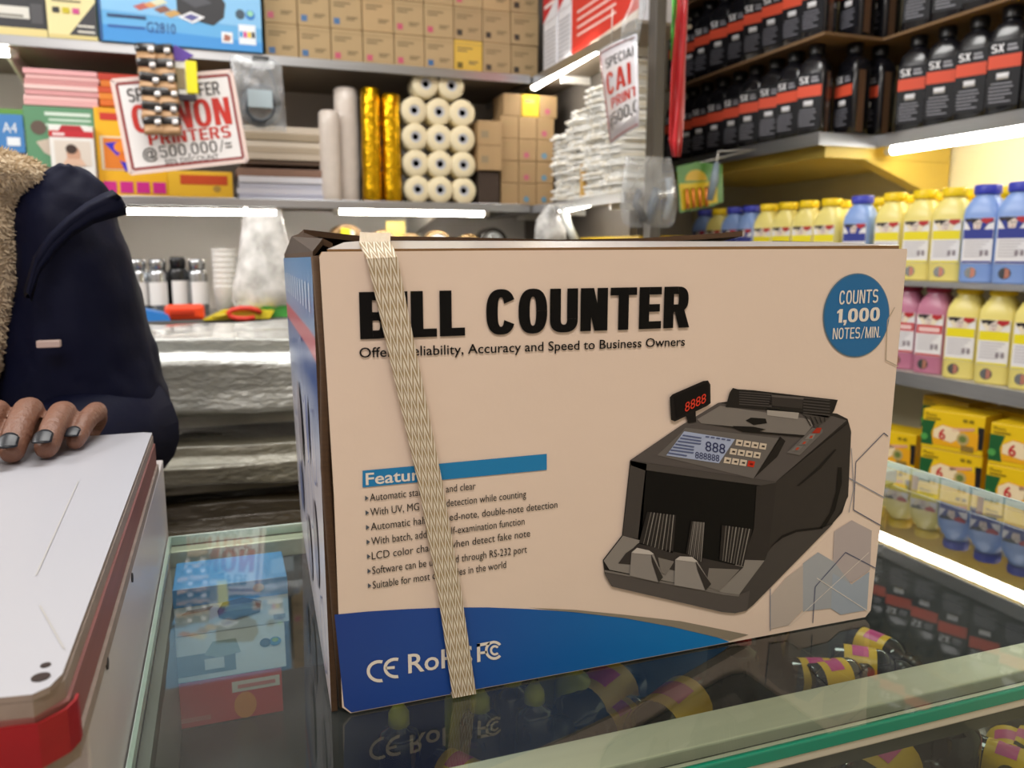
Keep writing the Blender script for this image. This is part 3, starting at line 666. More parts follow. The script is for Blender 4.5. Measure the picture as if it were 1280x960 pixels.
# face details and hair
for sx in (-1, 1):
    MB().sup([(.001, .001, -.009), (.012, .005, -.004, 2), (.012, .005, .004, 2), (.001, .001, .009)], M('#e2dad0', .3), (bx+sx*.03, by-.090, 1.47), 12, 2).lathe([(.0045, -.0062), (.0045, -.004)], M('#20130d', .2), (bx+sx*.03, by-.090, 1.47), axis='Y', seg=14).build('eye', pe, True)
    MB().tube([(bx+sx*.014, by-.098, 1.492), (bx+sx*.03, by-.099, 1.497), (bx+sx*.047, by-.09, 1.491)], [.002, .003, .0015], M('#120d0b', .7), 8).build('eyebrow', pe, True)
hb = MB(); rs = []
for i in range(9):
    a = i/8; z = 1.44+.155*sin(a*pi/2); rr = cos(a*pi/2)
    rs.append([(bx+(.083*rr+.004)*cos(2*pi*k/24), by+.012+(.098*rr+.004)*sin(2*pi*k/24)*(1 if sin(2*pi*k/24) > 0 else .72+.2*a), z+(.05*(1-a) if sin(2*pi*k/24) < -.3 else 0)) for k in range(24)])
hb.rings(rs, M('#120d0b', .7, bump=.8, bscale=300)); hb.build('hair', pe, True)
# coat body, sleeve, cuff fold, fleece
def loft_px(rows, Yc, ry, m, seg=36, wob=.0):
    rs = []
    for i, (y, xl, xr_) in enumerate(rows):
        yc = Yc(y) if callable(Yc) else Yc; a, b = AY(xl, y, yc), AY(xr_, y, yc); c = (a+b)/2; rx = (b-a).length/2; rd = ry(y) if callable(ry) else ry
        rs.append([Vector((c.x+rx*cos(2*pi*k/seg), c.y+rd*sin(2*pi*k/seg), c.z+wob*(sin(k*1.7+i*2.1)+sin(k*.9-i*1.3)))) for k in range(seg)])
    return rs
cb = MB(); rs = []
for z, rx, ry in [(.70, .21, .15), (.85, .20, .14), (1.0, .185, .135), (1.1, .185, .13), (1.18, .19, .12), (1.235, .17, .11), (1.275, .10, .085), (1.30, .075, .075)]:
    rs.append([(bx+rx*cos(2*pi*k/40)+(.02 if cos(2*pi*k/40) > 0 else 0), by+ry*sin(2*pi*k/40)+.004*sin(k*1.3+z*30), z) for k in range(40)])
cb.rings(rs, NAVY); cb.build('coat_body', pe, True)
fr_ = MB()
rows = [(208, 80, 92), (212, 70, 106), (218, 54, 118), (227, 42, 130), (238, 28, 138), (250, 22, 143), (264, 20, 146), (278, 21, 145), (292, 22, 150), (312, 22, 158), (354, 18, 174), (400, 8, 185), (447, 2, 196), (475, 0, 207), (495, 0, 216), (512, 4, 218), (530, 14, 213), (552, 36, 203), (575, 60, 188), (600, 90, 170)]
fr_.rings(loft_px(rows, lambda y: .84+.00006*(y-200), lambda y: .03+.035*min(1, max(.05, (y-205)/100)), NAVY, wob=.0012), NAVY)
slv = fr_.build('sleeve', pe, True); sd_ = slv.modifiers.new('s', 'SUBSURF'); sd_.levels = 1; sd_.render_levels = 2
tx = bpy.data.textures.new('folds', 'CLOUDS'); tx.noise_scale = .055; dm = slv.modifiers.new('d', 'DISPLACE'); dm.texture = tx; dm.strength = .012; dm.texture_coords = 'LOCAL'
fo = MB()   # forearm of the sleeve, ending behind the hand
fo.tube([el+Vector((0, 0, -.0)), el.lerp(wr, .35)+Vector((0, 0, -.004)), el.lerp(wr, .7)+Vector((0, 0, -.004)), wr.lerp(el, .12)], [.058, .052, .043, .036], NAVY, 20); fo.build('sleeve_forearm', pe, True)
so2 = MB(); so2.tube([(-.47, .95, 1.25), (-.505, .95, 1.225), (-.545, .955, 1.10), (-.572, .96, .98), (-.552, .91, .89), (-.532, .865, .81)], [.05, .075, .068, .06, .05, .045], NAVY, 20); so2.build('sleeve', pe, True)
# seam flap on the upper arm: a folded placket with a pointed end
sf_ = MB(); rows = []
for (x0, y0), (x1, y1) in [((30, 372), (40, 378)), ((42, 330), (50, 342)), ((60, 303), (70, 316)), ((84, 280), (92, 295)), ((108, 262), (117, 280)), ((128, 251), (137, 274)), ((141, 246), (159, 268))]:
    rows.append([AY(x0, y0, .772), AY((x0+x1)/2+2, (y0+y1)/2-2, .765), AY(x1, y1, .776)])
surf(sf_, rows, .006, NAVY, NAVY); sf_.build('sleeve_placket', pe, True)
fl = MB()
rows = [(160, -420, -110), (166, -460, -50), (173, -490, -18), (181, -520, 6), (190, -520, 34), (202, -520, 56), (212, -520, 68), (220, -520, 66), (230, -520, 48), (243, -520, 30), (262, -520, 27), (290, -520, 30), (330, -520, 29), (370, -520, 23), (405, -520, 17), (447, -520, 10), (470, -520, 0), (490, -520, -14), (500, -520, -50)]
fl.rings(loft_px(rows, .83, lambda y: .085-.00006*abs(y-330), FLEECE, seg=96), FLEECE)
rng = random.Random(3); fl.bm.normal_update(); base = list(fl.bm.faces)
tm = fl.mi(M('#d8c6aa', .95, var=.2, scale=90, sheen=.4))
for f in base:
    if len(f.verts) != 4: continue
    vs = [v.co.copy() for v in f.verts]
    ctr = sum(vs, Vector())/4
    if ctr.x < -.50 or ctr.y > .87: continue
    nrm = Vector(((ctr.x-(-.33))*.5, ctr.y-.85, .12*rng.uniform(-1, 1))).normalized()
    for _ in range(26):
        p = vs[0].lerp(vs[1], rng.random()).lerp(vs[3].lerp(vs[2], rng.random()), rng.random())
        dv = (nrm+Vector((rng.uniform(-1, 1), rng.uniform(-1, 1), rng.uniform(-1.3, .6)))*.75).normalized(); q = dv.cross(Vector((rng.uniform(-1, 1), 1, rng.uniform(-1, 1)))).normalized()*.0011; ln = rng.uniform(.003, .0065)
        a, b, c = [fl.bm.verts.new(t_) for t_ in (p-q, p+q, p+dv*ln)]
        g_ = fl.bm.faces.new((a, b, c)); g_.material_index = tm
fl.build('fleece_front', pe, True, normals=False)['label'] = 'cream shaggy fleece front of the jacket'
p = AY(63, 429, .778); MB().box((p.x-.009, .768, p.z-.003), (p.x+.009, .776, p.z+.0032), M('#cdb6b0', .5), .001).build('pocket_tag', pe)

#@@PART2@@
# ------------------------------------------------------------------ shelves along the walls
YB = 2.35
def shelf(name, label, lo, hi, lip_side, lip_h=.022, under=None):
    t = thing(name, label, 'shelf', ((lo[0]+hi[0])/2, (lo[1]+hi[1])/2, lo[2]))
    MB().box((lo[0], lo[1], hi[2]-.008), hi, under or M('#8d8172', .6, var=.1)).build('board', t)
    a, b = list(lo), list(hi); a[2] = hi[2]-lip_h
    if lip_side == 'front': b[1] = lo[1]+.003; a[1] = lo[1]-.003
    else: b[0] = lo[0]+.003; a[0] = lo[0]-.003
    b[2] = hi[2]+.002
    MB().box(a, b, STEEL, .001).build('metal_lip', t)
    n = 3
    for i in range(n):
        f = (i+.5)/n
        if lip_side == 'front':
            x = lo[0]+(hi[0]-lo[0])*f; MB().prism([(x-.004, hi[1], hi[2]-.009), (x-.004, hi[1], hi[2]-.10), (x-.004, lo[1]+.05, hi[2]-.03), (x-.004, lo[1]+.05, hi[2]-.009)], (.008, 0, 0), CAPW).build('bracket', t)
        else:
            y = lo[1]+(hi[1]-lo[1])*f; MB().prism([(hi[0], y-.004, hi[2]-.009), (hi[0], y-.004, hi[2]-.03), (lo[0]+.05, y-.004, hi[2]-.03), (lo[0]+.05, y-.004, hi[2]-.009)], (0, .008, 0), CAPW).build('bracket', t)
    return t
ZU, ZL = 1.720, 1.346
shelf('wall_shelf', 'upper back wall shelf carrying printer box and rows of tan cartons', (-.75, YB, ZU-.02), (.893, 2.795, ZU), 'front')
shelf('wall_shelf', 'lower back wall shelf carrying paper stacks, gold rolls and till rolls', (-.75, YB, ZL-.02), (.893, 2.795, ZL), 'front')
shelf('wall_shelf', 'small back wall shelf of tape rolls seen just over the carton', (.20, YB+.08, 1.17), (.893, 2.795, 1.185), 'front')
shelf('side_shelf', 'high side shelf with red and white poster boxes above a light tube', (.90, 1.70, ZU-.02), (1.04, 2.795, ZU-.005), 'side')
shelf('side_shelf', 'lower side shelf holding the pile of white packs', (.90, 1.74, ZL-.022), (1.04, 2.795, ZL-.004), 'side')
def tube_light(p0, p1, r, label):
    p0, p1 = Vector(p0), Vector(p1); t = thing('tube_light', label, 'lamp', (p0+p1)/2); d = (p1-p0).normalized()
    MB().tube([p0, p1], r, LED, 10).build('tube', t, True)
    for p, s in ((p0, -1), (p1, 1)): MB().tube([p, p+d*s*.018], r*1.15, CAPW, 10).build('end_cap', t, True)
    return t
tube_light(AY(150, 264, YB+.03), AY(345, 266, YB+.03), .0072, 'lit tube under the lower back shelf, above the spray cans')
tube_light(AY(424, 264, YB+.03), AY(604, 267, YB+.03), .0085, 'lit tube under the lower back shelf, above the tape rolls')
tube_light(AX(668, 107, .915), AX(748, 59, .915), .0125, 'lit tube slanting under the high side shelf, beside the hanging white sign')
tube_light(AX(702, 263, .92), AX(743, 253, .92), .008, 'short lit tube under the shelf with white packs')
tube_light(AY(-60, 62, YB+.05), AY(12, 66, YB+.05), .010, 'lit tube under the upper back shelf, over the green paper packs')

# ------------------------------------------------------------------ upper back shelf: printer box, ink boxes, toner cartons
class PBx:
    """a carton whose front stands on plane Y; prints are laid on its front"""
    def __init__(s, l, t, r, b, Y, depth, mat, z0=None, bev=.0015):
        s.x0 = AY(l, (t+b)/2, Y).x; s.x1 = AY(r, (t+b)/2, Y).x; s.z0 = AY((l+r)/2, b, Y).z if z0 is None else z0; s.z1 = AY((l+r)/2, t, Y).z
        s.Y = Y; s.mb = MB(); s.mb.box((s.x0, Y, s.z0), (s.x1, Y+depth, s.z1), mat, bev); s.k = 0; s.d = depth
    def p(s, u, v): return Vector((s.x0+(s.x1-s.x0)*u, s.Y-.0008-.0005*s.k, s.z0+(s.z1-s.z0)*v))
    def q(s, u0, v0, u1, v1, m, k=0): return s.pg([(u0, v0), (u1, v0), (u1, v1), (u0, v1)], m, k)
    def pg(s, pts, m, k=0): s.k = k; s.mb.poly([s.p(u, v) for u, v in pts], m); return s
    def el(s, u, v, ru, rv, m, k=0, n=20): return s.pg([(u+ru*cos(2*pi*i/n), v+rv*sin(2*pi*i/n)) for i in range(n)], m, k)
    def tx(s, st, u0, v0, u1, cap, m, k=1, bold=0):
        s.k = k; s.mb.text(st, s.p(u0, v0), X_, Z_, (s.x1-s.x0)*(u1-u0), (s.z1-s.z0)*cap, m, bold); return s
    def bl(s, st, u0, v0, u1, cap, m, k=1, **kw): s.k = k; block(s.mb, st, s.p(u0, v0), X_, Z_, (s.x1-s.x0)*(u1-u0), (s.z1-s.z0)*cap, m, **kw); return s
    def done(s, name, label, cat, group=None):
        o = s.mb.build(name); c = Vector(((s.x0+s.x1)/2, s.Y+s.d/2, s.z0)); o.data.transform(Matrix.Translation(-c)); o.location = c
        return tag(o, label, cat, group)
C = lambda h: M(h, .45)
b = PBx(121, -70, 325, 57, YB-.015, .30, C('#62aee4'), z0=ZU+.003)
def bp(x, y): u = (x-121)/204; return (u, (57+(u-.5)*14-y)/127)
def bpoly(pts, c, k): b.pg([bp(*q) for q in pts], C(c), k)
b.pg([(0, .30), (1, .24), (1, 1), (0, 1)], C('#86c2ee')).pg([(0, 0), (1, 0), (1, .10), (0, .16)], C('#3f94dc')).q(0, 0, .018, 1, C('#1d4f86'), 1)
bpoly([(217, -10), (217, 14), (224, 20), (262, 30), (276, 20), (279, 2), (270, -12)], '#26272d', 1); bpoly([(222, -2), (240, 8), (262, 2), (245, -8)], '#4a4c54', 2)
bpoly([(218, 20), (234, 13), (252, 20), (236, 28)], '#eef1f6', 2); bpoly([(224, 20), (234, 16), (245, 20), (235, 25)], '#5a5a96', 3)
for i, (x, y, c) in enumerate([(163, 8, '#b8605a'), (176, 5, '#d89a5e'), (188, 11, '#8a5a48'), (200, 16, '#c8a060'), (184, 2, '#d8dcc0')]): bpoly([(x, y), (x+14, y-5), (x+22, y+1), (x+8, y+5)], c, 1+i*.2)
b.tx('G2810', .28, .115, .455, .10, C('#1f4488'), 2).q(.05, .135, .27, .16, C('#2a5aa4'), 2).q(.05, .235, .28, .265, C('#1f3c68'), 2)
b.el(.865, .37, .03, .05, C('#3c5060'), 2).el(.93, .37, .03, .05, C('#2a78c8'), 2).el(.93, .385, .02, .03, C('#8fd0b0'), 3)
b.q(.85, .07, .96, .27, C('#e6eef6'), 1)
for i, c in enumerate(['#2a9ad8', '#d83a8a', '#e8c820', '#222222']): b.q(.855+i*.026, .14, .876+i*.026, .20, C(c), 2)
b.q(.74, .07, .81, .18, C('#eef2f6'), 1).pg([(.75, .09), (.79, .09), (.8, .14), (.76, .16)], C('#a86a58'), 2)
b.done('printer_box', 'large blue printer box on the upper back shelf', 'carton')
b = PBx(57, -40, 119, 44, YB+.0, .22, C('#e8dca4'), z0=ZU+.003)
b.pg([(.35, 0), (1, 0), (1, .55)], C('#35353a')).q(0, 0, 1, .06, C('#d8c888'), 1)
for i, c in enumerate(['#2a2a2a', '#c8b820', '#c84a8a']): b.q(.12+i*.2, .36, .26+i*.2, .44, C(c), 2)
for j in range(3): b.q(.12, .52+j*.07, .7, .55+j*.07, C('#8d8468'), 2)
b.q(.6, .1, .95, .13, C('#d8d4c8'), 2).q(.6, .18, .95, .21, C('#d8d4c8'), 2)
b.done('ink_box', 'cream and charcoal ink box beside the blue printer box', 'carton')
b = PBx(-40, -40, 56, 43, YB+.005, .22, C('#2d2e33'), z0=ZU+.003)
b.q(0, .26, .78, .44, C('#d9d7cf'), 1).q(0, 0, 1, .12, C('#e0cf8e'), 1).q(.1, .28, .7, .32, C('#8a8880'), 2).q(.8, .2, .96, .5, C('#4c4c50'), 1).tx('BK', .85, .3, .95, .1, C('#d0d0d0'), 2) if False else b.q(0, .26, .78, .44, C('#d9d7cf'), 1).q(0, 0, 1, .12, C('#e0cf8e'), 1).q(.1, .28, .7, .32, C('#8a8880'), 2).q(.8, .2, .96, .5, C('#4c4c50'), 1)
b.done('ink_box', 'dark ink box with a pale stripe next to the cream ink box', 'carton')
CW, CHH, CD = .0868, .0905, .16
def toner_carton(body, mark):
    def make():
        mb = MB(); mb.box((-CW/2+.0008, 0, 0), (CW/2-.0008, CD, CHH-.001), M(body, .75, var=.06, scale=20), .002)
        y = -.0007
        if mark: mb.poly([(-.034, y, .012), (-.018, y, .012), (-.018, y, .028), (-.034, y, .028)], C(mark))
        tc = M('#7a6a4c', .7)
        for (x0, z, x1) in [(-.034, .066, .012), (-.034, .058, -.004), (.0, .03, .03), (.0, .024, .022)]: mb.poly([(x0, y, z), (x1, y, z), (x1, y, z+.0035), (x0, y, z+.0035)], tc)
        mb.poly([(-CW/2+.001, y, CHH-.012), (CW/2-.001, y, CHH-.012), (CW/2-.001, y, CHH-.0105), (-CW/2+.001, y, CHH-.0105)], M('#a08a60', .7))
        return tag(mb.build('toner_carton'), 'x', 'carton', 'tan toner cartons on the upper back shelf')
    return Stock(make)
KINDS = {'pink': toner_carton('#b39a72', '#c0566e'), 'blue': toner_carton('#b39a72', '#3f6a9a'), 'black': toner_carton('#ab926c', '#3a332c'), 'plain': toner_carton('#b89c72', None), 'yellow': toner_carton('#d8b24a', '#6a5a24')}
rowsk = [['blue', 'blue', 'pink', 'pink', 'pink', 'blue', 'yellow', 'black', 'black'], ['pink', 'blue', 'blue', 'plain', 'pink', 'pink', 'black', 'black', 'black'], ['plain', 'pink', 'blue', 'plain', 'pink', 'blue', 'pink', 'plain', 'black']]
rn = ['bottom row', 'middle row', 'top row']
xc0 = AY(332, 65, YB+.02).x+CW/2
for r in range(3):
    for c in range(9):
        k = rowsk[r][c]; adj = {'pink': 'tan carton with pink mark', 'blue': 'tan carton with blue mark', 'black': 'tan carton with black mark', 'plain': 'plain tan carton', 'yellow': 'yellowish carton'}[k]
        KINDS[k].put((xc0+c*(CW+.0006), YB+.02+random.uniform(0, .006), ZU+.0005+r*CHH), random.uniform(-.01, .01), f'{adj}, {rn[r]}, {ORD[c]} from the blue printer box')

# ------------------------------------------------------------------ lower back shelf goods
def slabs(l, r, ys, Y, depth, cols, name, labels, group, cat='paper pack', wob=3):
    """a stack of flat packs, ys = pixel heights of the layer borders from the bottom"""
    z = ZL+.0005
    for i, (a, b_) in enumerate(zip(ys, ys[1:])):
        h = AY((l+r)/2, b_, Y).z-AY((l+r)/2, a, Y).z; o = random.uniform(-wob, wob); x0 = AY(l+o, (a+b_)/2, Y).x; x1 = AY(r+o, (a+b_)/2, Y).x
        m = MB(); m.box((0, 0, 0), (x1-x0, depth, h-.0004), M(cols[i % len(cols)], .5, var=.1, scale=160, stretch=(.05, .05, 1)), min(.0015, h*.2))
        ob = m.build(name); ob.location = (x0, Y+random.uniform(0, .008), z); tag(ob, labels(i), cat, group); z += h
    return z
YG = YB+.015
ztop = slabs(-42, 31, [192, 140], YG, .28, ['#3f78b4'], 'paper_ream', lambda i: 'blue A4 paper pack under the green and white paper packs', 'paper packs by the fleece', wob=0)
b = PBx(-40, 142, 30, 190, YG-.004, .002, C('#3f7fbe'))
b.tx('A4', .62, .52, .88, .26, C('#e8f0f6')).q(.68, .18, .92, .4, C('#e6ecf2'), 1).q(.05, .3, .4, .36, C('#dfe8f0'), 1)
b.done('front_sheet', 'blue A4 cover sheet facing out below the green packs', 'paper pack')
zz = ztop
for i, (a, b_, c) in enumerate([(140, 131, '#a8925a'), (131, 124, '#d9dcc8'), (124, 116, '#c9d2b0'), (116, 107, '#e6e8dc'), (107, 98, '#5f8f3a'), (98, 91, '#8bb35a'), (91, 83, '#5d9440')]):
    h = AY(0, b_, YG).z-AY(0, a, YG).z; m = MB(); x0 = AY(-42, 110, YG).x; x1 = AY(27+random.uniform(-3, 3), 110, YG).x; m.box((x0, YG+.004, zz), (x1, YG+.27, zz+h-.0004), M(c, .5, var=.12, scale=150, stretch=(.05, .05, 1)), .001)
    tag(m.build('paper_pack'), f'{["tan", "off white", "pale green", "white", "dark green", "light green", "mid green"][i]} paper pack, {ORD[i]} up from the blue A4 pack', 'paper pack', 'paper packs over the blue pack'); zz += h
b = PBx(33, 134, 121, 246, YG, .24, C('#5b8f6a'), z0=ZL+.0005)
b.q(.3, .90, .95, .94, C('#cfe0d2')).q(.35, .84, .95, .87, C('#b8d0be')).q(.3, .78, .9, .81, C('#b8d0be')).el(.2, .76, .11, .08, C('#5e4e44'), 1).pg([(.15, .6), (.42, .66), (.40, .42), (.25, .48)], C('#c8b8a8'), 1).q(0, 0, 1, .3, C('#5d86a0'), 1)
b.done('photo_paper_box', 'green photo paper box below the pink paper stack', 'carton')
slabs(29, 122, [134, 127, 121, 114, 108, 101, 95, 88], YG, .26, ['#dfa8a8', '#e8bcba', '#d89a9c', '#eccac6', '#c78c8c', '#e4b4b2', '#e6a9ac'], 'pink_paper_pack', lambda i: f'pink paper pack, {ORD[i]} up from the green photo box', 'pink paper packs', wob=2)
for o in bpy.data.objects:
    if o.name.startswith('pink_paper_pack'): o.location.z += AY(77, 134, YG).z-ZL+.002
b = PBx(64, 157, 119, 246, YG-.03, .025, C('#e8e6e2'), z0=ZL+.0005)
b.q(0, .83, 1, .92, C('#c0202c')).pg([(.22, .92), (.8, .92), (.72, 1), (.3, 1)], C('#b01c28')).q(.08, .85, .35, .89, C('#f0d8d8'), 1).q(.1, .42, .92, .78, C('#d9cec2'), 1).el(.52, .58, .16, .13, C('#c89a80'), 2).el(.48, .66, .13, .07, C('#3a2820'), 3).pg([(.25, .42), (.8, .42), (.7, .52), (.35, .52)], C('#d8b49c'), 3)
b.done('photo_paper_pack', 'white photo paper pack with red top and a small portrait', 'paper pack')
b = PBx(121, 136, 207, 246, YG-.006, .10, C('#f0b414'), z0=ZL+.0005)
b.q(.05, .92, .95, 1, C('#e8a010')).q(.08, .86, .45, .94, C('#c83020'), 1).q(.06, .3, .9, .68, C('#e9ddc0'), 1).q(.1, .31, .9, .66, C('#e07c1c'), 2)
b.pg([(.12, .60), (.3, .45), (.4, .28), (.55, .36), (.5, .5), (.62, .56), (.5, .64), (.3, .62)], C('#2a22c0'), 3).el(.38, .56, .13, .07, C('#f08a1a'), 4).el(.42, .45, .12, .06, C('#e8761a'), 4)
for i in range(4): b.q(.06+i*.24, .04, .25+i*.24, .17, C('#d0208a'), 2)
b.done('photo_paper_pack', 'yellow photo paper pack with orange picture behind the tilted sign', 'paper pack')
b = PBx(209, 214, 291, 246, YG-.004, .10, C('#eab82a'), z0=ZL+.0005); b.q(.2, .5, .92, .85, C('#c8481c'), 1).el(.75, .35, .06, .12, C('#b08a40'), 1)
b.done('photo_paper_box', 'flat yellow box with a red title under the tilted sign', 'carton')
slabs(124, 205, [135, 127, 119, 111, 103, 94], YG, .2, ['#d86a18', '#e08424', '#c84a1a', '#d8741c', '#b83018'], 'orange_paper_pack', lambda i: f'orange paper pack, {ORD[i]} in the stack behind the black blister packs', 'orange paper packs')
for o in bpy.data.objects:
    if o.name.startswith('orange_paper_pack'): o.location.z += AY(160, 135, YG).z-ZL+.002
slabs(296, 408, [247, 240, 233, 226, 218, 208], YG, .28, ['#b9bcd0', '#d8d8e4', '#c2c4d4', '#e0e0e8', '#8a6a5a'], 'paper_stack', lambda i: f'{"brown card" if i == 4 else "white paper"} pack, {ORD[i]} up in the stack beside the standing rolls', 'white paper packs beside the rolls')
def zlift(prefix, px, Y):
    dz = AY(*px, Y).z-ZL
    for o in bpy.data.objects:
        if o.name.startswith(prefix): o.location.z += dz
slabs(305, 404, [206, 200, 192, 184, 176, 167, 158], YG+.01, .28, ['#5a4638', '#c9bba8', '#b4a48e', '#d8ccba', '#a89880', '#cfc2b0'], 'envelope_pack', lambda i: f'beige envelope pack, {ORD[i]} up, above the white paper stack', 'beige envelope packs'); zlift('envelope_pack', (350, 206), YG+.01)
# standing rolls
def standing_roll(cx, top, r_px, Yc, mat, name, label, group, capm):
    c = AY(cx, 246, Yc); r = r_px*Yc*1.0/F_PX*1.03; h = AY(cx, top, Yc).z-ZL; m = MB()
    prof = [(r*.93, 0), (r, .004)]+[(r*(1+random.uniform(-.04, .04)), h*f) for f in (.12, .25, .4, .55, .7, .85)]+[(r*.98, h-.006), (r*.8, h)]
    m.lathe(prof, mat, (0, 0, 0), seg=24); o = thing(name, label, 'roll', (c.x, Yc+r, ZL+.0005), 0, group); m.build('wrapped_body', o, False, True)
    MB().lathe([(r*.3, h-.0005), (r*.3, h+.001)], capm, seg=16).build('core_end', o, local=True)
    return o
WRAP = M('#ddd2c8', .3, var=.12, scale=30, bump=.5, bscale=50); GOLD = M('#d8a818', .16, .95, var=.35, scale=40, bump=1.0, bscale=55); GOLD2 = M('#e8c83a', .2, .8, var=.3, scale=40, bump=1, bscale=70)
standing_roll(416, 137, 12, YG-.012, WRAP, 'wrapped_paper_roll', 'shorter white wrapped roll standing beside the paper stacks', 'standing wrapped rolls', CAPW)
standing_roll(438, 108, 14, YG+.032, WRAP, 'wrapped_paper_roll', 'taller white wrapped roll standing next to the gold rolls', 'standing wrapped rolls', CAPW)
standing_roll(468, 108, 12, YG, GOLD, 'gold_foil_roll', 'taller crinkled gold foil roll beside the white rolls', 'gold foil rolls', GOLD2)
standing_roll(493, 116, 12, YG, GOLD, 'gold_foil_roll', 'shorter gold foil roll beside the till rolls', 'gold foil rolls', CAPW)
# till rolls
RR = 16.0*2.42/F_PX
def till_roll():
    t = thing('till_roll', 'x', 'roll', (0, 0, 0), 0, 'cream till rolls stacked on their sides')
    m = MB(); m.lathe([(RR*.42, 0), (RR*.9, 0), (RR, .004), (RR, .072), (RR*.95, .076), (RR*.42, .076)], M('#e9dcb8', .55, var=.06, scale=50), axis='Y', seg=28, caps=(False, False)); m.build('paper', t, local=True)
    m = MB(); m.lathe([(RR*.42, .003), (RR*.36, .002), (RR*.24, .004)], M('#c9cbd0', .3), axis='Y', seg=20, caps=(False, False)); m.lathe([(RR*.24, .006), (RR*.1, .006)], M('#4a4d55', .5), axis='Y', seg=16); m.build('core', t, local=True)
    return t
ts = Stock(till_roll)
rw = [('bottom', [(523, 235), (551, 235), (581, 235)]), ('second', [(521, 204), (551, 204), (580, 204)]), ('third', [(520, 172), (550, 172), (579, 173)]), ('fourth', [(519, 141), (550, 142), (579, 142)]), ('top', [(533, 112), (565, 112)])]
for r, (nm, ps) in enumerate(rw):
    for c, (x, y) in enumerate(ps):
        p = AY(x, y, YG); ts.put((p.x, YG+random.uniform(0, .008), ZL+RR+.0005+r*RR*1.93), (0, 0, 0), f'cream till roll, {nm} row, {ORD[c]} from the gold foil rolls')
# small tan cartons at the corner
sw, sh_ = .0575, .0655
def small_carton(body, mark):
    def make():
        m = MB(); m.box((-sw/2+.0006, 0, 0), (sw/2-.0006, .10, sh_-.001), M(body, .75, var=.08, scale=25), .0018)
        if mark: m.lathe([(.008, -.0006), (.008, -.0002)], C(mark), (.004, 0, .02), axis='Y', seg=14) if False else m.poly([(-.004+.009*cos(i*pi/6), -.0006, .018+.009*sin(i*pi/6)) for i in range(12)], C(mark))
        m.poly([(-.02, -.0006, .04), (.012, -.0006, .04), (.012, -.0006, .05), (-.02, -.0006, .05)], M('#9a8058', .7))
        return tag(m.build('small_carton'), 'x', 'carton', 'small tan cartons in the shelf corner')
    return Stock(make)
SK = {'n': small_carton('#9c805a', None), 'b': small_carton('#9c805a', '#5a86a0'), 'p': small_carton('#9c805a', '#a8506a'), 'y': small_carton('#d8b42c', '#e8d81a')}
x0 = AY(627, 200, YG).x+sw/2; lay = ['nbb', 'npb', 'npb', 'nnp']
for r in range(4):
    for c in range(3):
        k = lay[r][c]; SK[k].put((x0+c*(sw+.0008), YG+.01, ZL+.0005+r*sh_), 0, f'{dict(n="plain small tan carton", b="small blue dotted tan carton", p="small pink dotted tan carton")[k]}, {ORD[r]} row up, {ORD[c]} from the till rolls')
for c, (k, la) in enumerate([('n', 'plain small tan carton on top of the corner cartons'), ('y', 'small yellow carton on top of the corner cartons'), ('p', 'small tan carton beside the yellow one on top')]): SK[k].put((x0+.01+c*(sw+.001), YG+.012, ZL+.0005+4*sh_), 0, la)
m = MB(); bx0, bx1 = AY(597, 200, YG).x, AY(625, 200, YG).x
m.box((bx0+.004, YG-.002, ZL), (bx1-.003, YG+.15, ZL+.098), M('#3a2c22', .8), .002); tag(m.build('dark_carton'), 'dark brown carton under two tan cartons beside the till rolls', 'carton')  # one even dark brown all over
for i, la in enumerate(['lower of two tan cartons beside the till rolls', 'upper of two tan cartons beside the till rolls']):
    m = MB(); m.box((bx0, YG-.012, ZL+.0985+i*.0715), (bx1+.002, YG+.11, ZL+.0985+.071+i*.0715), M('#a3865f', .75, var=.08, scale=25), .002); m.poly([(bx0+.008, YG-.0127, ZL+.12+i*.0715), (bx0+.03, YG-.0127, ZL+.12+i*.0715), (bx0+.03, YG-.0127, ZL+.14+i*.0715), (bx0+.008, YG-.0127, ZL+.14+i*.0715)], M('#8a7a5e', .7))
    tag(m.build('tan_carton'), la, 'carton', 'pair of tan cartons beside the till rolls')
# tape rolls and tubes on the little shelf
def tape_roll(x, y, r_px, w_, outer, inner, label, ang=0, Y=YB+.12, core=True):
    p = AY(x, y, Y); r = r_px*Y*1.03/F_PX; t = thing('tape_roll', label, 'tape', (p.x, Y, 1.1855+r), ang, 'tape rolls on the small shelf')
    m = MB(); m.lathe([(r*.78, .0), (r*.97, 0), (r, .003), (r, w_-.003), (r*.97, w_), (r*.78, w_), (r*.78, 0)], outer, axis='Y', seg=28, caps=(False, False)); m.build('tape', t, local=True)
    if core: MB().lathe([(r*.78, .006), (r*.70, .005), (r*.01, .006)], inner, axis='Y', seg=24, caps=(False, True)).build('core', t, local=True)
    return t
BT_ = M('#a88a5c', .4, var=.1, scale=20); CR = M('#d5dbe0', .3, var=.15, scale=30, bump=.6, bscale=40)
tape_roll(480, 292, 17, .05, BT_, CR, 'brown tape roll, first after the yellow labelled tube'); tape_roll(514, 295, 15, .05, BT_, CR, 'brown tape roll below the yellow note'); tape_roll(548, 295, 17, .05, BT_, CR, 'brown tape roll in the middle of the small shelf'); tape_roll(588, 297, 15, .05, BT_, BT_, 'brown tape roll beside the dark roll')
t = tape_roll(434, 288, 20, .10, M('#9a7a52', .5, var=.1), M('#8f7048', .6), 'wide brown tube with a yellow label')
m = MB(); m.poly([(-.024, -.002, -.03), (.004, -.002, -.034), (.008, -.002, .036), (-.018, -.002, .04)], C('#e6d81c')); m.poly([(.006, -.002, -.034), (.02, -.002, -.03), (.022, -.002, .03), (.01, -.002, .036)], C('#e6e2c8')); m.build('label', t, local=True)
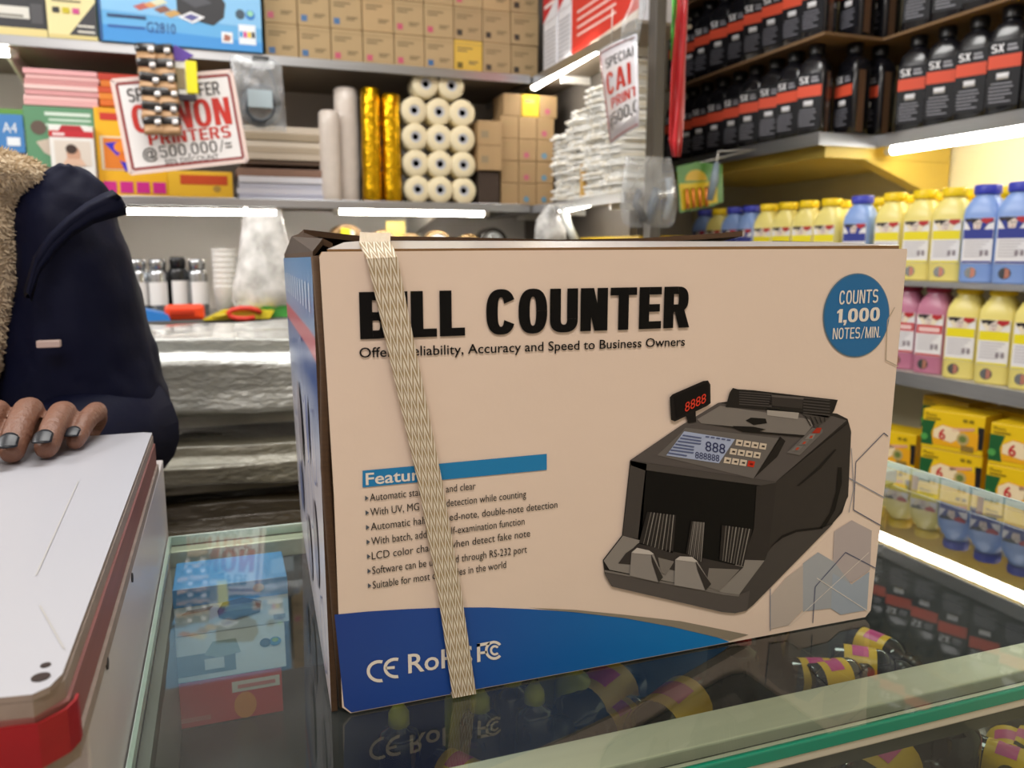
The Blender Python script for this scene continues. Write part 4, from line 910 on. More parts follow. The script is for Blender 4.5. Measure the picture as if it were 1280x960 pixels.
t = tape_roll(617, 287, 19, .06, M('#2a2623', .4), M('#b8bec2', .3), 'dark roll with a pale grey label at the end of the small shelf')
p = AY(494, 278, YB+.18); m = MB(); m.box((p.x-.03, YB+.175, 1.186), (p.x+.03, YB+.18, 1.30), M('#e2cf72', .5), .001); tag(m.build('yellow_card'), 'yellow card standing behind the brown tape rolls', 'card')

# ------------------------------------------------------------------ tilted price sign with hanging packs and bag
YS = 2.12
RED = C('#c42a1e'); REDB = M('#8d2b2a', .4); DK = C('#2c2a28')
def spt(u, v, k=0):
    a, b, c, d = [AY(*q, YS) for q in ((140, 101), (289, 89), (309, 201), (163, 217))]
    p = a.lerp(b, u).lerp(d.lerp(c, u), v); return Vector((p.x, YS-.0016-.0006*k, p.z))
sg = thing('price_sign', 'tilted white price sign with red border hanging in front of the lower back shelf', 'sign', spt(.5, .5))
m = MB(); m.prism([spt(0, 0), spt(1, 0), spt(1, 1), spt(0, 1)], (0, .003, 0), M('#e9e6e6', .3)); m.build('board', sg)
m = MB()
for (a, b) in [((.03, .04), (.97, .04)), ((.97, .04), (.97, .96)), ((.97, .96), (.03, .96)), ((.03, .96), (.03, .04))]: m.strip([spt(*a, 1), spt(*b, 1)], .006, Y_, REDB)
for (a, b) in [((0, 0), (1, 0)), ((1, 0), (1, 1)), ((1, 1), (0, 1)), ((0, 1), (0, 0))]: m.strip([spt(*a, 1), spt(*b, 1)], .008, Y_, M('#e4cfc8', .4))
m.build('border', sg)
def sblock(st, u0, v0, u1, cap, col, **kw):
    o, e, t_ = spt(u0, v0, 2), spt(u1, v0, 2), spt(u0, v0-cap, 2); block(m, st, o, e-o, t_-o, (e-o).length, (t_-o).length, col, **kw)
m = MB()
sblock('SPECIAL OFFER', .10, .24, .87, .14, DK, s=.15, h=.12, gap=.1); sblock('CANON', .10, .575, .93, .30, RED, s=.19, h=.15, gap=.08); sblock('PRINTERS', .20, .72, .90, .13, RED, s=.17, h=.14, gap=.1)
sblock('500,000', .27, .865, .76, .125, DK, s=.12, h=.1, gap=.14); sblock('/=', .78, .865, .89, .125, DK, s=.12, h=.14, gap=.1)
o, e, t_ = spt(.13, .865, 2), spt(.25, .865, 2), spt(.13, .75, 2); m.text('@', o, e-o, t_-o, (e-o).length, (t_-o).length, DK, .01)
o, e, t_ = spt(.30, .945, 2), spt(.76, .945, 2), spt(.30, .89, 2); m.text('50% DISCOUNT', o, e-o, t_-o, (e-o).length, (t_-o).length, DK)
m.build('lettering', sg)
MB().tube([spt(.5, .02), AY(215, 66, YS+.1), AY(215, 60, YB-.002)], .0008, WHITE, 5).build('cord', sg)
def blister():
    t = thing('blister_pack', 'x', 'pack', (0, 0, 0), 0, 'black blister packs hanging before the sign')
    m = MB(); m.sup([(.021, .010, 0), (.023, .012, .004), (.0235, .012, .016), (.022, .010, .019)], M('#1d1a1a', .25, coat=.6), seg=20); m.build('cap_half', t, local=True, smooth=False)
    m = MB(); m.sup([(.022, .009, -.022), (.0225, .010, -.015), (.021, .010, -.001)], M('#a8845f', .35, .2, var=.3, scale=60), seg=20); m.build('tan_half', t, local=True)
    m = MB(); m.sup([(.006, .003, -.006), (.007, .004, 0), (.006, .003, .006)], M('#e8e4e4', .2, .4), (.012, -.012, .004), 10); m.build('painted_glint', t, local=True)  # pale lump set on each pack in place of a glint
    return t
bs = Stock(blister)
for r in range(6):
    for c in range(2):
        p = AY(183+c*21+r*2.2-1.5*(r > 3), 66+r*18+c*1, YS-.04); bs.put((p.x, YS-.04, p.z), (random.uniform(-.15, .15), random.uniform(-.12, .12), random.uniform(-.2, .2)), f'blister pack, {ORD[r]} from the top in the {"outer" if c == 0 else "inner"} hanging strip')
p = AY(226, 88, YS-.035); t = thing('blister_card', 'purple, white and yellow card pack hanging beside the black blister packs', 'pack', p)
m = MB(); m.box((p.x-.026, YS-.035, p.z-.055), (p.x+.016, YS-.028, p.z+.03), M('#dcdad4', .3), .002); m.build('card', t)
m = MB(); m.prism([(p.x-.024, YS-.0365, p.z+.02), (p.x+.008, YS-.0365, p.z+.02), (p.x+.03, YS-.0365, p.z+.035), (p.x-.01, YS-.0365, p.z+.055)], (0, .006, 0), C('#5a3a9a')); m.build('purple_top', t)
m = MB(); m.box((p.x+.010, YS-.04, p.z-.05), (p.x+.035, YS-.032, p.z+.022), C('#e6dc20'), .002); m.box((p.x-.012, YS-.038, p.z-.04), (p.x+.008, YS-.034, p.z+.005), C('#8a7a58'), .001); m.build('yellow_edge', t)
m = MB(); m.box((p.x-.02, YS-.038, p.z-.066), (p.x+.03, YS-.028, p.z-.052), C('#26202c'), .002); m.build('dark_foot', t)
FILM = thin('clear_bag', '#f4f6f8', 1.5, .12, .22, '#f2f4f6', 25)
def bag(name, label, pts_rows, Y, dy, wob, inner=None, mat=FILM, seg=28, seed=1):
    rg = random.Random(seed); t = thing(name, label, 'bag', AY(*((pts_rows[-1][1]+pts_rows[-1][2])/2, pts_rows[-1][0]), Y)); rs = []
    for (y, xl, xr_, f) in pts_rows:
        a, b = AY(xl, y, Y), AY(xr_, y, Y); c = (a+b)/2; rx = (b-a).length/2
        rs.append([Vector((c.x+rx*cos(2*pi*k/seg)*(1+rg.uniform(-wob, wob)), c.y+dy*f*sin(2*pi*k/seg)*(1+rg.uniform(-3*wob, 3*wob)), c.z+rg.uniform(-wob, wob)*.03)) for k in range(seg)])
    m = MB(); m.rings(rs, mat, (False, True)); o = m.build('film', t); return t
t = bag('clear_bag', 'clear plastic bag of coiled dark cable hanging beside the tilted sign', [(70, 289, 342, .15), (80, 288, 352, .6), (100, 291, 354, .9), (130, 295, 356, 1), (150, 297, 357, .8), (163, 298, 358, .2)], 2.2, .018, .015)
m = MB()
for j in range(4): m.tube([AY(326+(24-j*2.2)*cos(a*.349)*1.0, 132+(26-j*2.5)*sin(a*.349), 2.198-.004*j) for a in range(19)], .0032, M('#4d565e', .3), 6)
m.build('cable_coil', t)
m = MB(); m.tube([AY(318, 80, 2.2), AY(310, 100, 2.2), AY(303, 125, 2.2)], .003, M('#4d565e', .3), 6); m.tube([AY(334, 80, 2.2), AY(342, 100, 2.2), AY(349, 125, 2.2)], .003, M('#4d565e', .3), 6); m.build('cable_lead', t)
q = AY(326, 80, 2.2); MB().box((q.x-.02, 2.195, q.z-.015), (q.x+.02, 2.203, q.z+.018), M('#22262a', .4), .002).build('plug', t)
p0, p1 = AY(309, 112, 2.18), AY(341, 136, 2.18); MB().box((p0.x, 2.172, p1.z), (p1.x, 2.176, p0.z), M('#a8b8c0', .3), .001).build('insert_card', t)

# ------------------------------------------------------------------ table behind with cans, cups, tools, wrapped bales
YT = 1.95
tz = AY(260, 400, YT).z
tb = thing('side_table', 'grey side table behind the person with cans, cups and tools on it', 'table', (0, 2.1, 0))
MB().box((-.6, YT, tz-.02), (.5, 2.32, tz), M('#5b5a58', .5, var=.1), .002).build('tabletop', tb)
for x in (-.58, .46):
    for y in (YT+.02, 2.28): MB().box((x, y, 0), (x+.03, y+.03, tz-.0205), M('#3c3b3a', .5)).build('leg', tb)
CHROME = M('#b4b7ba', .2, .9, var=.25, scale=14, stretch=(1, 1, .2)); BLKCAN = M('#17181a', .25)
def can(h, r, body, cap):
    def make():
        t = thing('spray_can', 'x', 'can', (0, 0, 0), 0, 'silver and black spray cans on the side table')
        m = MB(); m.lathe([(r*.94, 0), (r, .003), (r, h*.74), (r*.9, h*.79), (r*.6, h*.83)], body, seg=22); m.build('body', t, local=True)
        m = MB(); m.lathe([(r*.8, h*.8), (r*.82, h*.95), (r*.7, h)], cap, seg=18); m.build('cap', t, local=True)
        m = MB(); m.rings([[(r*1.006*cos(a), r*1.006*sin(a), z) for a in [radians(-150+i*10) for i in range(13)]] for z in (h*.2, h*.6)], M('#e4e2e0', .4), (False, False), True, False); m.build('label', t, local=True)
        return t
    return Stock(make)
cs, ck = can(.135, .023, CHROME, CHROME), can(.14, .023, BLKCAN, BLKCAN)
for i, (x, k) in enumerate([(150, 's'), (175, 's'), (200, 's'), (225, 'k'), (249, 's')]):
    p = AY(x, 380, YT+.16); (cs if k == 's' else ck).put((p.x, YT+.16+.008*(i % 2), tz+.0003), random.uniform(-.4, .4), f'{"silver" if k == "s" else "black"} spray can, {ORD[4-i]} in the row counted from the paper cups')
def cup():
    t = tag(MB().lathe([(.021, 0), (.0285, .07), (.0295, .072), (.0275, .0705), (.020, .003)], M('#e9e7e2', .5), seg=24, caps=(True, True)).build('paper_cup', smooth=False), 'x', 'cup', 'white paper cups stacked on the side table'); return t
cu = Stock(cup); p = AY(283, 372, YT+.12)
for i in range(8): cu.put((p.x, YT+.12, tz+.0003+.0125*i), (0, 0, 0), f'white paper cup, {ORD[i]} from the bottom of the stack beside the hanging bag')
BAGW = thin('white_bag', '#eef0f0', 1.45, .2, .7, '#f4f2f0', 18)
bag('plastic_bag', 'crumpled white plastic bag hanging behind the top corner of the carton', [(262, 306, 352, .35), (285, 303, 356, .6), (310, 300, 362, .9), (335, 297, 372, 1.1), (360, 292, 378, 1.2), (376, 290, 380, 1.0), (386, 296, 372, .5)], YT+.06, .045, .07, mat=BAGW, seed=4)
def at_t(x, y): return AY(x, y, YT+.03)
p = at_t(231, 388); m = MB(); m.box((p.x-.042, YT+.01, tz+.0003), (p.x+.042, YT+.06, tz+.034), M('#e8481c', .4), .008); m.box((p.x-.03, YT+.006, tz+.012), (p.x+.02, YT+.011, tz+.022), M('#b83010', .4), .001)
tag(m.build('orange_case'), 'small bright orange case on the side table before the spray cans', 'case')
p = at_t(192, 385); m = MB(); m.prism([(p.x-.05, YT+.005, tz+.0003), (p.x+.035, YT+.005, tz+.0003), (p.x+.03, YT+.005, tz+.014), (p.x-.035, YT+.005, tz+.03)], (0, .06, 0), C('#2f7fd0')); tag(m.build('blue_packet'), 'blue packet on the side table beside the orange case', 'packet')
p = at_t(300, 392); m = MB(); m.prism([(p.x-.065, YT+.03, tz+.0003), (p.x+.11, YT+.03, tz+.0003), (p.x+.115, YT+.03, tz+.028), (p.x+.03, YT+.03, tz+.026)], (0, .05, 0), C('#4ea84a'), C('#d8dcd0')); tag(m.build('green_packet'), 'green and white packet on the side table under the plastic bag', 'packet')
t = thing('tool_packet', 'yellow packet with red handled pliers at the corner of the side table', 'tool', (at_t(300, 398).x, YT, tz))
p = at_t(280, 398); m = MB(); m.prism([(p.x-.045, YT-.006, tz+.0003), (p.x+.10, YT-.006, tz+.0003), (p.x+.11, YT-.004, tz+.018), (p.x+.0, YT-.004, tz+.022)], (0, .03, 0), C('#d8c422')); m.build('yellow_card', t)
p = at_t(305, 392); m = MB(); m.tube([(p.x+.035*cos(a*.6), YT-.011-.001*a, tz+.014+.012*sin(a*.6)) for a in range(10)], .006, C('#d83a28'), 8); m.tube([(p.x-.03, YT-.012, tz+.012), (p.x-.07, YT-.012, tz+.008)], [.006, .003], C('#c8b020'), 8); m.build('plier_handle', t)
# plastic wrapped bales
PW = M('#b4b6b2', .2, .15, var=.5, scale=26, bump=1.0, bscale=75, stretch=(.7, .8, 1.7), coat=.8)
PW2 = M('#8b887a', .22, .15, var=.5, scale=26, bump=1.0, bscale=70, stretch=(.7, .8, 1.7), coat=.8)
def bale(x0, x1, y0, y1, z0, z1, mat, name, label, seed):
    rg = random.Random(seed); bm = bmesh.new(); bmesh.ops.create_cube(bm, size=1, matrix=Matrix.Translation(((x0+x1)/2, (y0+y1)/2, (z0+z1)/2)) @ Matrix.Diagonal((x1-x0, y1-y0, z1-z0, 1)))
    bmesh.ops.bevel(bm, geom=bm.edges[:], offset=min(.03, (z1-z0)*.3), segments=3, affect='EDGES'); bmesh.ops.subdivide_edges(bm, edges=bm.edges[:], cuts=9, use_grid_fill=True)
    from mathutils import noise
    for v in bm.verts:
        s_ = noise.noise(Vector((v.co.x*7, v.co.y*7, v.co.z*14+seed)))*.009+noise.noise(v.co*30)*.006; v.co += Vector((s_*.5, -abs(s_), s_ if v.co.z > z0+.02 else 0))
    m = MB(); m.bm.free(); m.bm = bm; m.mi(mat); return tag(m.build(name, smooth=True), label, 'bale', 'bales wrapped in clear plastic')
bale(-.34, .40, 1.20, 1.62, .952, 1.075, PW, 'wrapped_bale', 'topmost plastic wrapped bale behind the carton', 1)
bale(-.36, .38, 1.18, 1.62, .862, .930, PW2, 'wrapped_bale', 'middle plastic wrapped bale behind the counter', 2)
PD = M('#5a5244', .25, .1, var=.4, scale=16, bump=.9, bscale=60, stretch=(.45, .6, 2.2), coat=.6)
bale(-.38, .40, 1.17, 1.62, .73, .845, PD, 'wrapped_bale', 'dark brown plastic wrapped bale below the shiny ones', 3)
bale(-.38, .42, 1.15, 1.62, .45, .718, PD, 'wrapped_bale', 'lowest dark wrapped bale near the floor', 4)
pl = thing('pallet', 'low wooden pallet under the wrapped bales', 'pallet', (0, 1.38, 0))
MB().box((-.40, 1.14, .30), (.44, 1.62, .44), M('#6a5038', .8, var=.2)).build('deck', pl)
for x in (-.38, 0, .38): MB().box((x, 1.15, 0), (x+.05, 1.6, .2995), M('#5a4430', .8)).build('foot', pl)

# ------------------------------------------------------------------ side shelf: poster boxes, white packs, hanging sign, ribbon
XS = .915; zsu = ZU-.005
def poster_box(y_near, y_far, h, pat, label):
    t = tag(None, '', '') if False else None
    m = MB(); m.box((XS, y_near, zsu+.0005), (XS+.12, y_far, zsu+h), M('#e4e4ea', .4), .002); x = XS-.0008
    def q(a, b, c, d, mat, k=0): L = y_far-y_near; m.poly([(x-.0005*k, y_far-L*a, zsu+h*b), (x-.0005*k, y_far-L*c, zsu+h*b), (x-.0005*k, y_far-L*c, zsu+h*d), (x-.0005*k, y_far-L*a, zsu+h*d)], mat)
    def pg(pts, mat, k=1): L = y_far-y_near; m.poly([(x-.0005*k, y_far-L*a, zsu+h*b) for a, b in pts], mat)
    pat(q, pg); return tag(m.build('poster_box'), label, 'carton', 'red and white poster boxes on the high side shelf')
def patA(q, pg):
    q(0, .55, 1, 1, C('#c41f2c')); pg([(0, .55), (1, .75), (1, .55)], C('#e4e4ea'))
    for i in range(9): q(.08, .08+i*.045, .92, .095+i*.045, C('#b4b4bc'), 1)
    q(.1, .7, .9, .74, C('#f0dede'), 2)
def patB(q, pg):
    q(0, 0, 1, 1, C('#d0342a')); pg([(0, 0), (1, 0), (1, .12), (0, .02)], C('#e8d8c8'))
    for i in range(4): q(.1, .2+i*.08, .7, .225+i*.08, C('#eec8c0'), 1)
    q(.55, .62, .9, .78, C('#e0b030'), 1)
poster_box(2.10, 2.19, .26, patA, 'white poster box with red corner beside the tan cartons'); poster_box(2.20, 2.30, .25, patA, 'white poster box with red corner nearest the back wall'); poster_box(1.72, 2.095, .24, patB, 'long red poster box at the near end of the high side shelf')
WP = [M(c, .55, var=.05, scale=60) for c in ('#ecebe6', '#e2e2de', '#f2f0ea', '#e6e0d2')]
def pack(i):
    def make():
        rg = random.Random(i); m = MB(); m.sup([(.040, .048, 0, 5), (.043, .052, .002, 5), (.043, .052, .0055, 5), (.040, .048, .0072, 5)], WP[i], seg=24)
        m.lathe([(.0035, -.012), (.0035, .004)], WP[(i+1) % 4], (-.030, -.046, .0037), axis='Y', seg=8); m.lathe([(.0035, -.012), (.004, .004)], WP[(i+2) % 4], (-.005, -.048, .0037), axis='Y', seg=8)
        return tag(m.build('white_pack'), 'x', 'pack', 'flat white packs piled on the side shelf')
    return Stock(make)
wp = [pack(i) for i in range(4)]
for c, (y, n) in enumerate([(2.16, 25), (2.05, 31), (1.945, 37), (1.84, 42)]):
    for i in range(n):
        wp[(i*7+c) % 4].put((XS+.048+random.uniform(-.012, .010), y+random.uniform(-.006, .006), ZL-.0035+.0075*i), (random.uniform(-.03, .03), random.uniform(-.02, .02), -pi/2+random.uniform(-.04, .04)), 'flat white pack in the tall pile under the slanting light tube')
m = MB(); q = AX(728, 220, XS-.012); m.box((XS-.014, q.y-.011, ZL-.003), (XS-.004, q.y+.011, q.z+.03), M('#c49a4a', .5), .001); tag(m.build('yellow_strip'), 'ochre strip of card standing against the white packs', 'card')
p = AX(730, 120, 1.302); m = MB(); m.box((1.045, 1.99, 0), (1.07, 2.795, 2.55), M('#56504a', .6, var=.1)); tag(m.build('shelf_partition'), 'dark partition board closing the end of the side shelves', 'board')
po = thing('shelf_post', 'dark grey upright post behind the hanging white sign', 'post', (.95, 1.66, 0)); a = Vector((0, 1.70, 0))
MB().box((.926, 1.66, 0), (.952, 1.695, 2.59), M('#5a5651', .45, .3, var=.08), .002).build('upright', po); MB().box((.905, 1.645, 0), (.975, 1.697, .008), M('#4a4743', .5)).build('foot_plate', po)
hs = thing('price_sign', 'curling white price sign hanging under the high side shelf', 'sign', AX(770, 40, .88))
def hp(u, v, k=0):
    l0, l1 = AY(749, 64, 1.74), AY(763, 182, 1.74); r0, r1 = AY(796, 42, 1.50), AY(799, 158, 1.50); p = l0.lerp(r0, u).lerp(l1.lerp(r1, u), v)
    n = Vector((-.85, -.5, 0)); return p+n*(.007*sin(pi*u)+.0008*k)
m = MB(); m.rings([[hp(i/12, v) for i in range(13)] for v in (0, .33, .66, 1)], M('#e6e4ea', .25, coat=.4), (False, False), True, False); ob = m.build('board', hs); md = ob.modifiers.new('t', 'SOLIDIFY'); md.thickness = .0012; md.offset = 1 if False else 0
def warp(mb):
    for v in mb.bm.verts: v.co = hp(v.co.x, v.co.y, v.co.z+1.5)
m = MB()
def hb_(st, u0, v0, u1, cap, col, **kw): block(m, st, (u0, v0, 1), (1, 0, 0), (0, -1, 0), u1-u0, cap, col, **kw)
hb_('SPECIAL OFFER', .18, .22, 1.7, .10, DK, s=.15, h=.12, gap=.1); hb_('CANON', .14, .50, 1.62, .23, RED, s=.19, h=.14, gap=.1); hb_('PRINTERS', .24, .655, 1.5, .11, RED, s=.17, h=.14, gap=.1); hb_('500,000', .24, .83, 1.4, .13, DK, s=.13, h=.1, gap=.12)
bad = [f for f in m.bm.faces if max(v.co.x for v in f.verts) > .97]; bmesh.ops.delete(m.bm, geom=bad, context='FACES')
m.text('@', (.1, .83, 1), (1, 0, 0), (0, -1, 0), .12, .12, DK); warp(m); m.build('lettering', hs, normals=False)
m = MB()
for ln in ([(.03, .03+.94*i/6) for i in range(7)], [(.03+.94*i/12, .03) for i in range(13)], [(.03+.94*i/12, .97) for i in range(13)]): m.tube([hp(u, v, 1) for u, v in ln], .0016, REDB, 5)
m.build('border', hs)
MB().tube([hp(.4, .0), hp(.45, -.16), hp(.5, -.35)], .0012, CAPW, 5).build('cord', hs)
m = MB(); bag('clear_bag', 'crinkled clear plastic wrapper hanging over the curling sign', [(-10, 795, 806, .3), (10, 786, 806, .6), (30, 778, 802, .8), (50, 776, 798, .4)], 1.46, .012, .08, seed=8); m.bm.free()
rb = thing('ribbon', 'green and red ribbon hanging before the black bottles', 'ribbon', AY(848, 190, 1.15))
def rib(px, m_, nm):
    mm = MB(); mm.rings([[AY(a+(b-a)*k/6, y, 1.15-.006*sin(k*1.4+y*.02)) for k in range(7)] for y, a, b in px], m_, (False, False), True, False); o = mm.build(nm, rb); d = o.modifiers.new('t', 'SOLIDIFY'); d.thickness = .0012
rib([(-20, 845, 860), (40, 842, 858), (90, 839, 856), (140, 837, 855), (175, 836, 853), (196, 840, 851)], M('#c81420', .35, sheen=.3), 'red_band'); rib([(-20, 840, 847), (10, 841, 846), (40, 839, 843), (75, 838, 840)], M('#58b848', .4), 'green_band')

# ------------------------------------------------------------------ black toner bottles on the right
def black_bottle():
    t = thing('black_toner_bottle', 'x', 'bottle', (0, 0, 0), 0, 'black toner bottles on the side shelf')
    BB = M('#15151a', .22, coat=.3); m = MB()
    m.sup([(.024, .018, 0, 5), (.026, .020, .003, 5), (.026, .020, .108, 5), (.024, .0185, .120, 4), (.017, .014, .129, 3), (.0115, .0115, .133, 2), (.0115, .0115, .136, 2)], BB, seg=28); m.build('body', t, local=True)
    m = MB(); m.lathe([(.0135, .1355), (.0138, .137), (.0138, .150), (.012, .152)], M('#0d0d10', .35), seg=20); m.build('cap', t, local=True)
    m = MB(); y = -.0206
    def q(x0, z0, x1, z1, mat, k=0): m.poly([(x0, y-.0003*k, z0), (x1, y-.0003*k, z0), (x1, y-.0003*k, z1), (x0, y-.0003*k, z1)], mat)
    q(-.022, .014, .022, .104, M('#131318', .5, spec=.25)); q(-.022, .066, .022, .084, M('#d9543a', .5, spec=.25), 1)
    m.sup([(.0085, .0003, -.0045, 2), (.0085, .0003, .0045, 2)], M('#d8d8dc', .4), (-.001, y-.0006, .055), 12, 3)
    for i, (a, b) in enumerate([(-.016, .012), (-.018, .014), (-.018, .010), (-.018, .013), (-.018, .004), (-.017, .012)]): q(a, .044-i*.005, b, .0458-i*.005, M('#7c7c86', .4), 1)
    block(m, 'SX', (-.019, y-.0006, .088), X_, Z_, .017, .0115, M('#e6e6ea', .4), s=.17, h=.14); q(.002, .089, .016, .093, M('#8c8c94', .4), 1); q(.002, .095, .014, .098, M('#8c8c94', .4), 1)
    m.build('label', t, local=True)
    m = MB()
    for s_ in (1,): m.poly([(.0263*s_, -.011, .006), (.0263*s_, .003, .006), (.0263*s_, .003, .106), (.0263*s_, -.011, .106)], M('#5e4634', .35, var=.15, scale=40))
    m.build('side_strip', t, local=True)
    return t
ZB = 1.4767; TH = .224
def tall_black():
    t = black_bottle()
    for c in t.children: c.data.transform(Matrix.Diagonal((1.36, 1.36, 1.413, 1)))
    return t
bb_ = Stock(tall_black)
tiers = ['lower tier', 'middle tier', 'upper tier']
far_y = [1.673+.078*i for i in range(9)]
near_y = [1.527-.0789*i for i in range(7)]
for tr in range(3):
    z = ZB+tr*TH
    for i, y in enumerate(far_y):
        bb_.put((1.371+random.uniform(-.004, .004), y, z), -pi/2+.35+random.uniform(-.12, .12), f'black toner bottle, {tiers[tr]}, {ORD[i]} from shelf corner towards the ribbon')
    for i, x in enumerate((1.373, 1.448, 1.523)):
        if i == 0: continue
        bb_.put((x, 1.633, z), -pi/2+random.uniform(-.05, .05), f'black toner bottle turned sideways, {tiers[tr]}, {ORD[i-1]} from the outer corner')
    for i, y in enumerate(near_y):
        bb_.put((1.536+random.uniform(-.003, .003), y, z), -pi/2+.45+random.uniform(-.08, .08), f'black toner bottle, {tiers[tr]}, {ORD[i]} from the inner corner over the bright tube')
for tr in (1, 2):
    m = MB(); z = ZB+tr*TH
    m.prism([(1.323, 2.3, z-.0073), (1.323, 1.593, z-.0073), (1.491, 1.593, z-.0073), (1.491, .933, z-.0073), (1.72, .933, z-.0073), (1.72, 2.3, z-.0073)], (0, 0, .0065), M('#7a5e40', .8, var=.15, scale=50)); tag(m.build('cardboard_sheet'), f'brown cardboard sheet under the {tiers[tr]} of black bottles', 'sheet', 'cardboard sheets between bottle tiers')
YLW = M('#cdb455', .6, var=.06, scale=10)
ss = thing('stepped_shelf', 'stepped side shelf with silver lip carrying the black toner bottles', 'shelf', (1.6, 1.67, ZB-.03))
m = MB(); m.prism([(1.32, 2.4, ZB-.0105), (1.32, 1.587, ZB-.0105), (1.487, 1.587, ZB-.0105), (1.487, .80, ZB-.0105), (1.735, .80, ZB-.0105), (1.735, 2.4, ZB-.0105)], (0, 0, .010), YLW); m.build('board', ss)
m = MB(); m.box((1.315, 1.583, ZB-.029), (1.32, 2.4, ZB+.001), STEEL, .0008); m.build('metal_lip', ss); MB().box((1.315, 1.582, ZB-.029), (1.487, 1.586, ZB+.001), STEEL, .0008).build('metal_lip', ss); MB().box((1.482, .80, ZB-.029), (1.487, 1.5815, ZB+.001), STEEL, .0008).build('metal_lip', ss)
m = MB(); m.box((1.349, 1.60, ZB-.053), (1.735, 2.39, ZB-.011), YLW, .001); m.build('yellow_underside', ss)
m = MB(); m.prism([(1.467, 1.60, ZB-.0535), (1.735, 1.60, ZB-.0535), (1.735, 1.60, ZB-.12), (1.653, 1.60, ZB-.12)], (0, .04, 0), YLW); m.build('corner_bracket', ss)
tube_light((1.513, 1.56, ZB-.035), (1.513, .88, ZB-.035), .0104, 'bright lit tube under the near part of the stepped shelf')

# ------------------------------------------------------------------ yellow, blue and pink toner bottles
def jar(body, cap, field, h=.1808, w=.0325):
    def make():
        t = thing('toner_bottle', 'x', 'bottle', (0, 0, 0), 0, 'coloured toner bottles on the side shelves'); d = w*.86
        m = MB(); m.sup([(w*.94, d*.94, 0, 5), (w, d, .004, 5), (w, d, h*.70, 5), (w*.97, d*.97, h*.76, 4), (w*.78, d*.85, h*.84, 3), (w*.62, w*.62, h*.885, 2), (w*.62, w*.62, h*.91, 2)], M(body, .3, var=.04, scale=12, spec=.5), seg=32); m.build('body', t, local=True)
        m = MB(); m.lathe([(w*.70, h*.905), (w*.72, h*.915), (w*.72, h*.985), (w*.68, h)], M(cap, .4), seg=28); m.build('cap', t, local=True)
        m = MB(); y = -d-.0006; W_ = w*.80
        def P(x, z, k=0): return (x*W_, y-.0003*k, h*z)
        def q(x0, z0, x1, z1, c, k=0): m.poly([P(x0, z0, k), P(x1, z0, k), P(x1, z1, k), P(x0, z1, k)], M(c, .4))
        q(-1, .20, 1, .66, '#e6e4e4'); q(-.97, .45, .97, .545, field, 1); q(-.97, .205, .97, .225, field, 1)
        m.poly([P(-.98, .64, 2), P(-.75, .60, 2), P(-.55, .545, 2), P(.35, .545, 2), P(.6, .60, 2), P(.95, .62, 2), P(.95, .655, 2), P(-.95, .66, 2)], M(field, .4) if field == '#27348c' else M('#e9dcc0', .4))
        m.poly([P(-.35, .55, 3), P(.1, .55, 3), P(.2, .62, 3), P(-.05, .655, 3), P(-.4, .63, 3)], M('#dccdc2', .4))
        m.poly([P(-.95, .655, 4), P(-.5, .66, 4), P(.1, .655, 4), P(-.15, .635, 4), P(-.45, .60, 4), P(-.5, .63, 4), P(-.8, .62, 4)], M('#2a2226', .4)); m.poly([P(.1, .63, 4), P(.5, .60, 4), P(.9, .63, 4), P(.92, .66, 4), P(.2, .66, 4)], M('#b0242c', .4))
        q(-.2, .60, -.08, .61, '#2a2226', 5); q(.0, .60, .1, .61, '#2a2226', 5); q(-.12, .565, .02, .572, '#a84040', 5)
        if field == '#c4242e': q(-.8, .47, .8, .52, '#e8c4c0', 2)
        for i in range(6): q(-.85, .42-i*.03, .75-.2*(i % 3), .43-i*.03, '#b8b4b8', 2)
        q(.2, .28, .4, .33, '#8a7f86', 3); q(.55, .28, .75, .33, '#8a7f86', 3); m.build('label', t, local=True)
        m = MB(); m.lathe([(w*.32, -.0006), (w*.32, -.0001)], M('#b6bcc0', .12, .9, var=.4, scale=60), (-w*.25, -d, h*.105), axis='Y', seg=20); m.poly([(-w*.25, -d-.0007, h*.105-w*.3), (-w*.02, -d-.0007, h*.105-w*.2), (-w*.02, -d-.0007, h*.105+w*.2), (-w*.25, -d-.0007, h*.105+w*.3)], M('#e09a86', .2, .5)); m.build('round_sticker', t, local=True)
        return t
    return Stock(make)
JY = jar('#eadb80', '#f2cf14', '#e8d81a'); JY2 = jar('#ecd024', '#f0cc10', '#e8d81a'); JB = jar('#86a4dc', '#3a42b4', '#27348c'); JP = jar('#c07a94', '#a01c48', '#c4242e')
ZS2 = 1.1458
seq = list(zip((1.017, 1.088, 1.159, 1.231, 1.302, 1.381, 1.476, 1.573, 1.652, 1.729, 1.806, 1.88, 1.955, 2.03, 2.104), 'BBByyyByyyyBByB'))
KJ = {'y': JY, 'Y': JY2, 'B': JB, 'P': JP}; NM = {'y': 'pale yellow', 'Y': 'bright yellow', 'B': 'blue', 'P': 'pink'}
for i, (x, k) in enumerate(seq):
    y = x
    KJ[k].put((1.356, y, ZS2), -pi/2+.35+random.uniform(-.1, .1), f'{NM[k]} toner bottle, front row of the upper bottle shelf, {ORD[i]} from near end')
for i, (x, k) in enumerate([(1048, 'y'), (1094, 'Y'), (1132, 'y'), (1172, 'y'), (1212, 'Y'), (1254, 'Y')]):
    y = AX(x, 340, 1.43).y; KJ[k].put((1.434, y, ZS2), -pi/2+random.uniform(-.1, .1), f'{NM[k]} toner bottle, rear row of the upper bottle shelf, {ORD[5-i]} from near end')
ZS3 = .9604
